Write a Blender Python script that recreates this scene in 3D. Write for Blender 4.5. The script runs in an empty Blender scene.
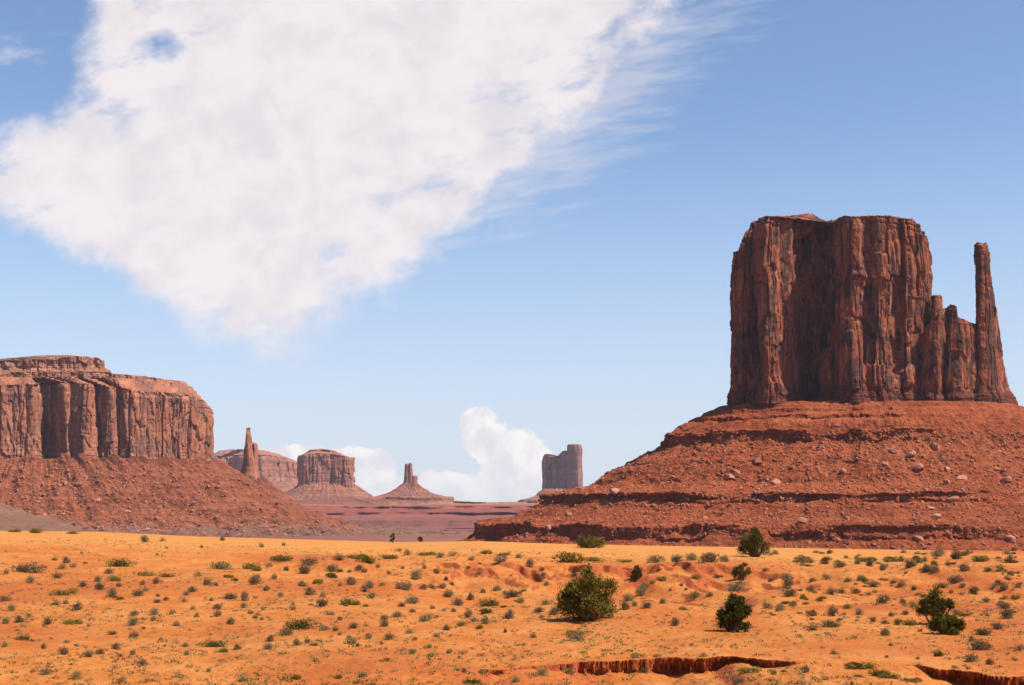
import bpy, math, random
import numpy as np

# ------------------------------------------------------------------ camera, world, sun, exposure
W, H_IMG, F = 1024, 685, 1400.0
HORIZON = 515.0
PITCH = math.atan((HORIZON - H_IMG / 2) / F)
SP, CP = math.sin(PITCH), math.cos(PITCH)
scene = bpy.context.scene
COL = scene.collection

cam_data = bpy.data.cameras.new("camera")
cam = bpy.data.objects.new("camera", cam_data)
COL.objects.link(cam)
cam_data.sensor_width = 36.0
cam_data.lens = F / W * 36.0
cam_data.clip_start = 0.2
cam_data.clip_end = 60000.0
cam.location = (0, 0, 0)
cam.rotation_euler = (math.pi / 2 + PITCH, 0, 0)
scene.camera = cam
scene.render.resolution_x, scene.render.resolution_y = W, H_IMG
scene.view_settings.view_transform = 'Standard'
scene.view_settings.look = 'None'
scene.view_settings.exposure = 0.72
scene.view_settings.gamma = 1.0
scene.render.engine = 'CYCLES'
scene.cycles.use_denoising = True
scene.cycles.max_bounces = 5
scene.cycles.diffuse_bounces = 2
scene.cycles.volume_bounces = 0
scene.cycles.transparent_max_bounces = 8
scene.cycles.volume_step_rate = 10.0

SUN_EL = math.radians(54.0)
SUN_BACK = math.radians(22.0)            # the sun stands right of the camera, this far behind it
sun_dir = np.array([math.cos(SUN_EL) * math.cos(SUN_BACK), -math.cos(SUN_EL) * math.sin(SUN_BACK), math.sin(SUN_EL)])
SUN_STRENGTH = 5.0
SKY_STRENGTH = 0.1


class NT:
    """small helper that writes node trees"""
    def __init__(self, tree):
        self.t = tree
        self.L = tree.links

    def put(self, sock, v):
        if isinstance(v, bpy.types.NodeSocket):
            self.L.new(v, sock)
        elif isinstance(v, (tuple, list)) and len(v) == 3 and sock.type == 'RGBA':
            sock.default_value = (*v, 1.0)
        else:
            sock.default_value = v

    def n(self, typ, out=0, props=None, **ins):
        nd = self.t.nodes.new(typ)
        for k, v in (props or {}).items():
            setattr(nd, k, v)
        for k, v in ins.items():
            key = int(k[1:]) if k[0] == '_' and k[1:].isdigit() else k.replace('_', ' ')
            self.put(nd.inputs[key], v)
        return nd.outputs[out]

    def m(self, op, a, b=0.0, c=0.0, clamp=False):
        return self.n('ShaderNodeMath', props={'operation': op, 'use_clamp': clamp}, _0=a, _1=b, _2=c)

    def mix(self, f, a, b):
        nd = self.t.nodes.new('ShaderNodeMix')
        nd.data_type = 'RGBA'
        self.put(nd.inputs[0], f)
        self.put(nd.inputs[6], a)
        self.put(nd.inputs[7], b)
        return nd.outputs[2]

    def mul(self, a, b):
        nd = self.t.nodes.new('ShaderNodeMix')
        nd.data_type = 'RGBA'
        nd.blend_type = 'MULTIPLY'
        nd.inputs[0].default_value = 1.0
        self.put(nd.inputs[6], a)
        self.put(nd.inputs[7], b)
        return nd.outputs[2]

    def step(self, v, a, b, lo=0.0, hi=1.0):
        return self.n('ShaderNodeMapRange', props={'interpolation_type': 'SMOOTHSTEP'}, _0=v, _1=a, _2=b, _3=lo, _4=hi)

    def noise(self, vec, scale, detail=4.0, rough=0.55, dist=0.0):
        return self.n('ShaderNodeTexNoise', Vector=vec, Scale=scale, Detail=detail, Roughness=rough, Distortion=dist)

    def scale(self, vec, s, loc=(0, 0, 0), rot=(0, 0, 0)):
        return self.n('ShaderNodeMapping', Vector=vec, Scale=s, Location=loc, Rotation=rot)

    def xyz(self, vec):
        nd = self.t.nodes.new('ShaderNodeSeparateXYZ')
        self.L.new(vec, nd.inputs[0])
        return nd.outputs

    def comb(self, x, y, z):
        return self.n('ShaderNodeCombineXYZ', _0=x, _1=y, _2=z)


def build_world():
    w = bpy.data.worlds.new("World")
    scene.world = w
    w.use_nodes = True
    nt = NT(w.node_tree)
    w.node_tree.nodes.clear()
    sky = w.node_tree.nodes.new('ShaderNodeTexSky')
    sky.sky_type = 'NISHITA'
    sky.sun_disc = False
    sky.sun_elevation = SUN_EL
    sky.sun_rotation = math.pi / 2 + SUN_BACK
    sky.altitude = 1200
    sky.air_density = 1.0
    sky.dust_density = 1.4
    sky.ozone_density = 3.2
    bg = w.node_tree.nodes.new('ShaderNodeBackground')
    nt.L.new(sky.outputs[0], bg.inputs[0])
    bg.inputs[1].default_value = SKY_STRENGTH
    # clouds: masks over the direction of view (azimuth u, height v), in 1/1400 of a tangent
    d = nt.n('ShaderNodeTexCoord', out=0)
    x, y, z = nt.xyz(d)
    ys = nt.m('MAXIMUM', y, 0.02)
    front = nt.step(y, 0.05, 0.2)
    u = nt.m('MULTIPLY', nt.m('DIVIDE', x, ys), F)
    v = nt.m('MULTIPLY', nt.m('DIVIDE', z, ys), F)

    def uv(px, py):
        up = (H_IMG / 2 - py) / F
        den = CP - SP * up
        return (px - 512) / den, F * (SP + CP * up) / den

    p2 = nt.comb(u, v, 0.0)

    def convex(poly, soft):
        """signed inside distance to a convex outline (clockwise in the picture)"""
        q = [uv(*p) for p in poly]
        out = None
        for (x0, y0), (x1, y1), sf in zip(q, q[1:] + q[:1], soft):
            dx, dy = x1 - x0, y1 - y0
            l = math.hypot(dx, dy)
            nx, ny = dy / l, -dx / l
            s = nt.m('ADD', nt.m('MULTIPLY', u, nx * sf), nt.m('MULTIPLY_ADD', v, ny * sf, -(nx * x0 + ny * y0) * sf))
            out = s if out is None else nt.m('SMOOTH_MIN', out, s, 25.0)
        return out

    def centred(vec, scale, detail, rough, amp, dist=0.0):
        return nt.m('MULTIPLY', nt.m('SUBTRACT', nt.noise(vec, scale, detail, rough, dist), 0.5), amp)

    def turned(deg, a, b):
        c, q = math.cos(math.radians(deg)), math.sin(math.radians(deg))
        uu = nt.m('MULTIPLY_ADD', u, c * a, nt.m('MULTIPLY', v, q * a))
        vv = nt.m('MULTIPLY_ADD', u, -q * b, nt.m('MULTIPLY', v, c * b))
        return nt.comb(uu, vv, 0.0)

    # the long cloud bank high on one side
    big = convex([(-30, 190), (60, -40), (670, -60), (650, 88), (436, 234), (292, 368)], (1, 1, 0.8, 0.8, 0.7, 1.2))
    corner = convex([(-260, -90), (84, -90), (112, 78), (0, 152), (-260, 172)], (1,) * 5)
    bx, by = uv(158, 44)
    bay = nt.m('SQRT', nt.m('ADD', nt.m('POWER', nt.m('MULTIPLY_ADD', u, 1 / 34, -bx / 34), 2.0), nt.m('POWER', nt.m('MULTIPLY_ADD', v, 1 / 17, -by / 17), 2.0)))
    bay = nt.m('MULTIPLY_ADD', bay, -24.0, 14.0)
    big = nt.m('SMOOTH_MIN', big, nt.m('MULTIPLY', nt.m('MAXIMUM', corner, bay), -1.0), 12.0)
    streak = turned(14, 0.8, 1.7)
    big = nt.m('ADD', big, centred(p2, 0.013, 9, 0.6, 110))
    big = nt.m('ADD', big, centred(streak, 0.014, 8, 0.6, 50, 0.3))
    m_big = nt.step(nt.m('ADD', big, 24.0), -2, 40)
    thin = nt.m('MULTIPLY', nt.step(nt.noise(streak, 0.016, 8, 0.6), 0.50, 0.70), nt.step(big, 70, 15))
    m_big = nt.m('MULTIPLY', m_big, nt.m('SUBTRACT', 1.0, nt.m('MULTIPLY', thin, 0.6)))
    # thin veils
    veil = turned(8, 0.5, 2.8)
    wisp = convex([(560, -20), (800, -10), (700, 110), (600, 215), (300, 300), (420, 130)], (1,) * 6)
    wisp = nt.m('ADD', wisp, centred(veil, 0.02, 7, 0.6, 190))
    m_wisp = nt.m('MULTIPLY', nt.step(wisp, 0, 95), 0.5)
    low = convex([(-60, 310), (240, 345), (300, 400), (-60, 385)], (1,) * 4)
    low = nt.m('ADD', low, centred(veil, 0.017, 7, 0.62, 170))
    m_low = nt.m('MULTIPLY', nt.step(low, 25, 90), 0.4)
    # small torn scraps beside the bank
    scrap = convex([(-80, 40), (70, -20), (90, 60), (-60, 140)], (1,) * 4)
    scrap = nt.m('ADD', scrap, centred(streak, 0.03, 6, 0.6, 150))
    m_scrap = nt.m('MULTIPLY', nt.step(scrap, 28, 80), 0.45)
    # cumulus heads standing on the horizon
    heads = None
    for (px, py, rx, ry) in [(352, 470, 34, 26), (374, 474, 26, 26), (330, 462, 36, 14), (295, 455, 42, 10), (440, 488, 34, 18), (470, 492, 30, 12),
                             (478, 424, 20, 20), (486, 440, 26, 24), (512, 452, 34, 26), (528, 468, 30, 30), (505, 486, 44, 22), (408, 492, 30, 14)]:
        a, b = uv(px, py)
        e = nt.m('SQRT', nt.m('ADD', nt.m('POWER', nt.m('MULTIPLY_ADD', u, 1 / rx, -a / rx), 2.0),
                              nt.m('POWER', nt.m('MULTIPLY_ADD', v, 1 / ry, -b / ry), 2.0)))
        e = nt.m('SUBTRACT', 1.0, e)
        heads = e if heads is None else nt.m('SMOOTH_MAX', heads, e, 0.25)
    heads = nt.m('ADD', heads, centred(p2, 0.05, 7, 0.6, 1.1))
    m_heads = nt.m('MULTIPLY', nt.step(heads, -0.02, 0.13), nt.step(v, -5, 50, 0.35, 1.0))
    tot = nt.m('MAXIMUM', nt.m('MAXIMUM', m_big, m_heads), nt.m('MAXIMUM', nt.m('MAXIMUM', m_wisp, m_low), m_scrap))
    tot = nt.m('MULTIPLY', tot, nt.m('MULTIPLY', front, 0.95))
    body = nt.noise(p2, 0.014, 7, 0.6, 0.3)
    body2 = nt.noise(streak, 0.02, 6, 0.6)
    dens = nt.m('ADD', nt.m('MULTIPLY', body, 0.7), nt.m('MULTIPLY', body2, 0.3))
    # billows: sunlit and shaded sides painted into the cloud colour by offset noise
    moved = nt.n('ShaderNodeVectorMath', props={'operation': 'ADD'}, _0=p2, _1=(9.0, 14.0, 0.0))
    billow_shade = nt.m('SUBTRACT', nt.noise(p2, 0.022, 7, 0.58, 0.3), nt.noise(moved, 0.022, 7, 0.58, 0.3))
    dens = nt.m('MULTIPLY_ADD', billow_shade, 0.2, dens)
    cc = nt.mix(nt.step(dens, 0.34, 0.60), (0.495, 0.460, 0.480), (0.575, 0.530, 0.535))
    cc = nt.mix(m_heads, cc, nt.mix(nt.step(billow_shade, -0.10, 0.12), (0.50, 0.485, 0.51), (0.62, 0.59, 0.575)))
    cb = w.node_tree.nodes.new('ShaderNodeBackground')
    nt.L.new(cc, cb.inputs[0])
    cb.inputs[1].default_value = 1.0
    vb = w.node_tree.nodes.new('ShaderNodeBackground')
    vb.inputs[0].default_value = (0.41, 0.435, 0.51, 1)
    vx = w.node_tree.nodes.new('ShaderNodeMixShader')
    el = nt.m('ADD', z, centred(veil, 0.006, 4, 0.6, 0.03))
    nt.L.new(nt.m('MULTIPLY', nt.step(el, 0.30, -0.03), 0.75), vx.inputs[0])
    nt.L.new(bg.outputs[0], vx.inputs[1])
    nt.L.new(vb.outputs[0], vx.inputs[2])
    mx = w.node_tree.nodes.new('ShaderNodeMixShader')
    nt.L.new(tot, mx.inputs[0])
    nt.L.new(vx.outputs[0], mx.inputs[1])
    nt.L.new(cb.outputs[0], mx.inputs[2])
    out = w.node_tree.nodes.new('ShaderNodeOutputWorld')
    nt.L.new(mx.outputs[0], out.inputs[0])


build_world()

sun_data = bpy.data.lights.new("sun", 'SUN')
sun_data.energy = SUN_STRENGTH
sun_data.angle = math.radians(0.5)
sun_data.color = (1.0, 0.95, 0.87)
sun = bpy.data.objects.new("sun", sun_data)
COL.objects.link(sun)
from mathutils import Vector
sun.rotation_euler = Vector(sun_dir).to_track_quat('Z', 'Y').to_euler()
sun.location = (200, -80, 300)

# ------------------------------------------------------------------ numpy noise
_G = np.array([[1, 1, 0], [-1, 1, 0], [1, -1, 0], [-1, -1, 0], [1, 0, 1], [-1, 0, 1], [1, 0, -1], [-1, 0, -1],
               [0, 1, 1], [0, -1, 1], [0, 1, -1], [0, -1, -1]], float)


def ihash(x, y, z, seed):
    h = (x.astype(np.int64) * 374761393 + y.astype(np.int64) * 668265263 + z.astype(np.int64) * 2147483647 + seed * 974634777) & 0xffffffff
    h = ((h ^ (h >> 13)) * 1274126177) & 0xffffffff
    h = ((h ^ (h >> 16)) * 2246822519) & 0xffffffff
    return h ^ (h >> 15)


def rnd(i, seed, j=None):
    i = np.asarray(np.floor(i))
    j = np.zeros_like(i) if j is None else np.floor(j)
    return ihash(i, j, np.zeros_like(i), seed) / 4294967295.0


def pn(x, y, z, seed=0):
    x, y, z = np.broadcast_arrays(np.asarray(x, float), np.asarray(y, float), np.asarray(z, float))
    xi, yi, zi = np.floor(x), np.floor(y), np.floor(z)
    fx, fy, fz = x - xi, y - yi, z - zi
    u, v, w = (t * t * t * (t * (t * 6 - 15) + 10) for t in (fx, fy, fz))

    def g(a, b, c):
        k = _G[ihash(xi + a, yi + b, zi + c, seed) % 12]
        return k[..., 0] * (fx - a) + k[..., 1] * (fy - b) + k[..., 2] * (fz - c)

    def lp(t, a, b):
        return a + t * (b - a)
    return lp(w, lp(v, lp(u, g(0, 0, 0), g(1, 0, 0)), lp(u, g(0, 1, 0), g(1, 1, 0))),
              lp(v, lp(u, g(0, 0, 1), g(1, 0, 1)), lp(u, g(0, 1, 1), g(1, 1, 1))))


def fbm(x, y, z, octv=4, seed=0, gain=0.5):
    s, a, f = 0.0, 1.0, 1.0
    for k in range(octv):
        s = s + a * pn(np.asarray(x) * f, np.asarray(y) * f, np.asarray(z) * f, seed + k * 17)
        a *= gain
        f *= 2.03
    return s


def sstep(a, b, x):
    t = np.clip((np.asarray(x, float) - a) / (b - a), 0, 1)
    return t * t * (3 - 2 * t)


# ------------------------------------------------------------------ mesh helpers
def mesh_arrays(name, verts, faces, smooth=True, mats=None):
    """faces: int array (n,3) or (n,4)"""
    verts = np.ascontiguousarray(verts, dtype=np.float32)
    faces = np.ascontiguousarray(faces, dtype=np.int32)
    me = bpy.data.meshes.new(name)
    n, k = faces.shape
    me.vertices.add(len(verts))
    me.vertices.foreach_set('co', verts.ravel())
    me.loops.add(n * k)
    me.loops.foreach_set('vertex_index', faces.ravel())
    me.polygons.add(n)
    me.polygons.foreach_set('loop_start', np.arange(0, n * k, k, dtype=np.int32))
    me.polygons.foreach_set('loop_total', np.full(n, k, dtype=np.int32))
    me.polygons.foreach_set('use_smooth', np.full(n, smooth, dtype=bool))
    me.update(calc_edges=True)
    return me


def grid_faces(V, U, closed):
    u = np.arange(U if closed else U - 1)
    u1 = (u + 1) % U
    v = np.arange(V - 1)[:, None]
    return np.stack([v * U + u, v * U + u1, (v + 1) * U + u1, (v + 1) * U + u], -1).reshape(-1, 4)


def link(name, me, mat, parent=None, loc=None):
    o = bpy.data.objects.new(name, me)
    COL.objects.link(o)
    if mat is not None and not me.materials:
        me.materials.append(mat)
    if parent is not None:
        o.parent = parent
    if loc is not None:
        o.location = loc
    return o


def thing(name, loc, label, cat, group=None):
    o = bpy.data.objects.new(name, None)
    COL.objects.link(o)
    o.location = loc
    o.empty_display_size = 0.5
    tag(o, label, cat, group)
    return o


def tag(o, label, cat=None, group=None, kind=None):
    if label:
        o['label'] = label
    if cat:
        o['category'] = cat
    if group:
        o['group'] = group
    if kind:
        o['kind'] = kind


def conv(X, Hp, Dp, D):
    """outline units (1 unit = D/1400 m; X from the picture's column, Hp height over eye level) -> metres"""
    up = (H_IMG / 2 - (HORIZON - Hp)) / F
    den = CP - SP * up
    return np.stack(np.broadcast_arrays((X - 512) / F * D / den, D + Dp * D / F, D * (SP + CP * up) / den), -1)


# ------------------------------------------------------------------ materials
def new_mat(name, rough=0.95):
    m = bpy.data.materials.new(name)
    m.use_nodes = True
    nt = NT(m.node_tree)
    b = m.node_tree.nodes['Principled BSDF']
    b.inputs['Roughness'].default_value = rough
    b.inputs['Specular IOR Level'].default_value = 0.12
    return m, nt, b


def set_bump(nt, b, height, strength, dist):
    bp = nt.n('ShaderNodeBump', Height=height, Strength=strength, Distance=dist)
    nt.L.new(bp, b.inputs['Normal'])


def cliff_material(name, base, dark, light, unit, varnish=0.6, strata=0.35, foot=None, seed=0.0):
    """vertical desert-varnish streaks over a bedded sandstone; unit = metres per outline unit"""
    m, nt, b = new_mat(name)
    co = nt.n('ShaderNodeTexCoord', out=3)
    k = 1.0 / unit
    c = nt.scale(co, (k, k, k), loc=(seed, seed * 1.7, 0))
    streak = nt.scale(c, (0.13, 0.13, 0.022))
    s1 = nt.noise(streak, 1.0, 6, 0.6, 0.4)
    s2 = nt.noise(nt.scale(c, (0.40, 0.40, 0.07)), 1.0, 6, 0.65, 0.6)
    patch = nt.noise(nt.scale(c, (1.0, 1.0, 0.5)), 0.065, 5, 0.6)
    fine = nt.noise(c, 0.5, 6, 0.65)
    bed = nt.noise(nt.scale(c, (0.012, 0.012, 0.55)), 1.0, 4, 0.6)
    col = nt.mix(nt.step(patch, 0.35, 0.68), base, light)
    col = nt.mix(nt.m('MULTIPLY', nt.step(s2, 0.54, 0.70), 0.25), col, light)
    vm = nt.m('MULTIPLY', nt.step(nt.m('ADD', nt.m('MULTIPLY', s1, 0.45), nt.m('MULTIPLY', patch, 0.55)), 0.465, 0.555), varnish)
    col = nt.mix(vm, col, dark)
    g = nt.m('MULTIPLY_ADD', nt.step(bed, 0.36, 0.64), strata, 1.0 - strata * 0.5)
    col = nt.mul(col, nt.comb(g, g, g))
    g2 = nt.step(fine, 0.3, 0.7, 0.78, 1.2)
    col = nt.mul(col, nt.comb(g2, g2, g2))
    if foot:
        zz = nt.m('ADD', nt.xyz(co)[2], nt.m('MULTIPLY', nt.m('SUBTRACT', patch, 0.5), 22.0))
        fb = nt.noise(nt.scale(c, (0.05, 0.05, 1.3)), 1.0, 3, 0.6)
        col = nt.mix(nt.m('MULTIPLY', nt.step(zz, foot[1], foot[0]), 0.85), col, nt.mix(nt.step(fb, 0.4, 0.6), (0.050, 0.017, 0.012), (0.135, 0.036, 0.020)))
    nt.L.new(col, b.inputs['Base Color'])
    h = nt.m('ADD', nt.m('MULTIPLY', fine, 0.6), nt.m('ADD', nt.m('MULTIPLY', s2, 0.8), nt.m('MULTIPLY', bed, 0.12)))
    set_bump(nt, b, h, 0.6, 1.4 * unit)
    return m


def talus_material(name, base, light, dark, unit, low=None, low_z=None, strata=0.25):
    m, nt, b = new_mat(name)
    co = nt.n('ShaderNodeTexCoord', out=3)
    k = 1.0 / unit
    c = nt.scale(co, (k, k, k))
    patch = nt.noise(c, 0.03, 5, 0.6)
    mid = nt.noise(c, 0.16, 6, 0.65)
    fine = nt.noise(c, 0.7, 4, 0.7)
    vor = nt.n('ShaderNodeTexVoronoi', out=1, Vector=nt.scale(c, (1, 1, 1.4)), Scale=0.42)
    vd = nt.n('ShaderNodeTexVoronoi', out=0, Vector=nt.scale(c, (1, 1, 1.4)), Scale=0.42)
    vr = nt.xyz(vor)[0]
    bed = nt.noise(nt.scale(c, (0.006, 0.006, 0.35)), 1.0, 4, 0.6)
    col = nt.mix(nt.step(patch, 0.35, 0.65), base, light)
    col = nt.mix(nt.m('MULTIPLY', nt.step(mid, 0.48, 0.64), 0.8), col, dark)
    rocks = nt.m('MULTIPLY', nt.step(vr, 0.66, 0.8), nt.step(vd, 0.45, 0.25))
    col = nt.mix(nt.m('MULTIPLY', rocks, 0.55), col, tuple(min(1, v * 1.5 + 0.03) for v in light))
    g = nt.m('MULTIPLY_ADD', nt.step(bed, 0.36, 0.64), strata, 1.0 - strata * 0.5)
    g = nt.m('MULTIPLY', g, nt.step(fine, 0.25, 0.75, 0.72, 1.28))
    col = nt.mul(col, nt.comb(g, g, g))
    if low is not None:
        zz = nt.xyz(co)[2]
        f = nt.step(nt.m('ADD', zz, nt.m('MULTIPLY', nt.m('SUBTRACT', patch, 0.5), 30.0 * unit)), low_z[0], low_z[1], 1.0, 0.0)
        col = nt.mix(nt.m('MULTIPLY', f, 0.9), col, low)
    nt.L.new(col, b.inputs['Base Color'])
    h = nt.m('ADD', nt.m('MULTIPLY', mid, 1.2), nt.m('ADD', nt.m('MULTIPLY', fine, 0.5), nt.m('MULTIPLY', rocks, 0.7)))
    set_bump(nt, b, h, 0.9, 3.0 * unit)
    return m


def rock_material(name, a, c2):
    m, nt, b = new_mat(name)
    co = nt.n('ShaderNodeTexCoord', out=3)
    r = nt.n('ShaderNodeObjectInfo', out=5)
    col = nt.mix(r, a, c2)
    f = nt.noise(co, 1.4, 5, 0.65)
    g = nt.step(f, 0.3, 0.7, 0.7, 1.25)
    nt.L.new(nt.mul(col, nt.comb(g, g, g)), b.inputs['Base Color'])
    set_bump(nt, b, f, 0.6, 0.4)
    return m


def leaf_material(name, a, c2, dry=None):
    m, nt, b = new_mat(name, 0.8)
    co = nt.n('ShaderNodeTexCoord', out=3)
    r = nt.n('ShaderNodeObjectInfo', out=5)
    f = nt.noise(co, 2.6, 4, 0.6)
    fine = nt.noise(co, 14.0, 2, 0.6)
    col = nt.mix(nt.step(nt.m('ADD', f, nt.m('MULTIPLY_ADD', r, 0.3, -0.15)), 0.38, 0.66), a, c2)
    if dry is not None:
        col = nt.mix(nt.step(fine, 0.56, 0.7), col, dry)
    nt.L.new(col, b.inputs['Base Color'])
    b.inputs['Specular IOR Level'].default_value = 0.05
    return m


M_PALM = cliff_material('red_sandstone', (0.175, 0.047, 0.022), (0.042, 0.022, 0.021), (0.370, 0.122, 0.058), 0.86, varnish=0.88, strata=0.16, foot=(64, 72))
M_LEFT = cliff_material('mesa_sandstone', (0.270, 0.095, 0.052), (0.080, 0.038, 0.034), (0.390, 0.160, 0.088), 1.6, varnish=0.6, strata=0.2, seed=31)
M_CASTLE = cliff_material('shaded_sandstone', (0.21, 0.085, 0.062), (0.11, 0.055, 0.050), (0.27, 0.12, 0.085), 4.0, varnish=0.45, strata=0.3, seed=77)  # darker version of the distant sandstone, the butte's shade put into its colour
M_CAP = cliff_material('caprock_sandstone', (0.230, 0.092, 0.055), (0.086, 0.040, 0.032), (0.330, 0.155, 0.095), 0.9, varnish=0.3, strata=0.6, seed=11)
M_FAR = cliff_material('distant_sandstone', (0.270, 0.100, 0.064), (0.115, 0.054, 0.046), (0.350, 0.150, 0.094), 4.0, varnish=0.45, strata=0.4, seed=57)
M_TALUS = talus_material('red_talus', (0.220, 0.045, 0.0140), (0.285, 0.070, 0.023), (0.110, 0.024, 0.011), 0.86, strata=0.35)
M_TALUS_L = talus_material('mesa_talus', (0.190, 0.050, 0.022), (0.235, 0.073, 0.034), (0.110, 0.034, 0.019), 1.6,
                           low=(0.178, 0.089, 0.063), low_z=(-48, -32), strata=0.3)
M_SCREE = talus_material('grey_scree', (0.175, 0.082, 0.048), (0.215, 0.105, 0.062), (0.135, 0.064, 0.040), 1.5, strata=0.1)
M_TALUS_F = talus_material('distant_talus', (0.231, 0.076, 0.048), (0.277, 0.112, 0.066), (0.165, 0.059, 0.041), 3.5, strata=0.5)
M_BOULDER = rock_material('talus_boulder', (0.22, 0.070, 0.038), (0.40, 0.18, 0.105))
M_RUBBLE = rock_material('talus_rubble_rock', (0.29, 0.092, 0.042), (0.34, 0.125, 0.062))


# ------------------------------------------------------------------ cliff and talus builders (outline units)
def closed_curve(ctrl, n=4000):
    P = np.array(ctrl, float)
    m = len(P)
    t = np.linspace(0, m, n, endpoint=False)
    i = np.floor(t).astype(int)
    f = (t - i)[:, None]
    p0, p1, p2, p3 = (P[(i + k) % m] for k in (-1, 0, 1, 2))
    return 0.5 * ((2 * p1) + (-p0 + p2) * f + (2 * p0 - 5 * p1 + 4 * p2 - p3) * f ** 2 + (-p0 + 3 * p1 - 3 * p2 + p3) * f ** 3)


def outline(ctrl, U):
    """resampled closed outline, dense on the sides that face the camera; gives X, Dp, arc length, outward normals"""
    c = closed_curve(ctrl)
    c[:, 0] = 512 + (c[:, 0] - 512) * (1 + c[:, 1] / F)
    d = np.roll(c, -1, 0) - c
    l = np.hypot(d[:, 0], d[:, 1]) + 1e-9
    nrm = np.stack([d[:, 1], -d[:, 0]], -1) / l[:, None]
    area = np.sum(c[:, 0] * np.roll(c[:, 1], -1) - np.roll(c[:, 0], -1) * c[:, 1])
    if area < 0:
        nrm = -nrm
    s = np.concatenate([[0], np.cumsum(l)])
    wgt = l * np.where(nrm[:, 1] < 0.35, 1.0, 0.16)
    cw = np.concatenate([[0], np.cumsum(wgt)])
    q = np.linspace(0, cw[-1], U, endpoint=False)
    idx = np.interp(q, cw, np.arange(len(cw)))
    per = np.vstack([c, c[:1]])
    X = np.interp(idx, np.arange(len(per)), per[:, 0])
    Y = np.interp(idx, np.arange(len(per)), per[:, 1])
    S = np.interp(idx, np.arange(len(s)), s)
    k = 25                                                  # smoothed normals keep offsets from crossing
    ker = np.ones(k) / k
    nx = np.convolve(np.concatenate([nrm[-k:, 0], nrm[:, 0], nrm[:k, 0]]), ker, 'same')[k:-k]
    ny = np.convolve(np.concatenate([nrm[-k:, 1], nrm[:, 1], nrm[:k, 1]]), ker, 'same')[k:-k]
    NX = np.interp(idx, np.arange(len(nx)), nx)
    NY = np.interp(idx, np.arange(len(ny)), ny)
    ll = np.hypot(NX, NY) + 1e-9
    return X, Y, S, NX / ll, NY / ll, s[-1]


def columns(s, z, L, total, seed, Hseg, groove, bulge=0.12, tilt=0.75, brk=0.9, lean=0.3):
    """joint-bounded sandstone slabs of uneven width: steps, cracks between them, breaks across them; about zero mean, unit amplitude"""
    n = max(3, int(round(total / L)))
    rs = np.random.RandomState(seed % 100000)
    wd = np.exp(rs.normal(0, 0.55, n))
    edges = np.concatenate([[0], np.cumsum(wd)]) / wd.sum() * total
    ss = np.mod(s + lean * L * pn(s / L * 0.3, z / (L * 3.0), 3.3, seed + 5), total)
    im = np.clip(np.searchsorted(edges, ss, side='right') - 1, 0, n - 1)
    lo, hi = edges[im], edges[im + 1]
    t = (ss - lo) / (hi - lo)
    e = np.minimum(t, 1 - t) * (hi - lo)
    hs = Hseg * (0.5 + 1.1 * rnd(im, seed + 1))
    # breaks run as low arches
    zz = (z - 0.30 * Hseg * (1 - (2 * t - 1) ** 2) * (rnd(im, seed + 8) - 0.2) + 0.25 * Hseg * (t - 0.5) * (rnd(im, seed + 9) - 0.5)) / hs + 9 * rnd(im, seed + 2)
    sg = np.floor(zz)
    fr = zz - sg
    r0 = rnd(im, seed + 3, sg)
    r1 = rnd(im, seed + 3, sg + 1)
    o2 = r0 + (r1 - r0) * sstep(0.95, 1.0, fr)
    off = (rnd(im, seed + 4) - 0.5) * 0.9 + (o2 - 0.5) * brk
    off = off + bulge * (0.33 - (2 * t - 1) ** 2) + tilt * (rnd(im, seed + 6, sg) - 0.5) * (2 * t - 1)
    gr = np.where(t < 0.5, rnd(im, seed + 7), rnd(np.mod(im + 1, n), seed + 7))
    return off - groove * np.exp(-(e / (0.05 * L)) ** 2) * (0.15 + 1.6 * gr ** 3)


def plates(s, z, Ls, Lz, total, seed, tilt=1.0, lean=0.15):
    """broken rock faces: tall uneven cells, each set in or out and tilted its own way"""
    n = max(3, int(round(total / Ls)))
    x = s / total * n + lean * pn(s / Ls * 1.3, z / Lz * 1.3, 1.7, seed + 3)
    y = z / Lz + lean * pn(s / Ls * 1.3, z / Lz * 1.3, 7.7, seed + 4)
    xi, yi = np.floor(x), np.floor(y)
    best = np.full(x.shape, 1e9)
    second = np.full(x.shape, 1e9)
    off = np.zeros(x.shape)
    for a in (-1, 0, 1):
        for b in (-1, 0, 1):
            cx, cy = xi + a, yi + b
            hx = np.mod(cx, n)
            ddx = x - (cx + 0.5 + 0.85 * (rnd(hx, seed, cy) - 0.5))
            ddy = y - (cy + 0.5 + 0.85 * (rnd(hx, seed + 1, cy) - 0.5))
            d2 = ddx * ddx + ddy * ddy
            o = (rnd(hx, seed + 2, cy) - 0.5) * 1.2 + tilt * ((rnd(hx, seed + 5, cy) - 0.5) * 2 * ddx - (rnd(hx, seed + 6, cy) - 0.25) * ddy)
            off = np.where(d2 < best, o, off)
            second = np.where(d2 < best, best, np.minimum(second, d2))
            best = np.minimum(best, d2)
    gap = np.sqrt(second) - np.sqrt(best)
    return off - 0.9 * np.exp(-(gap / 0.05) ** 2) * sstep(-0.2, 0.5, pn(s / Ls, z / Lz, 4.4, seed + 8))


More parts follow.
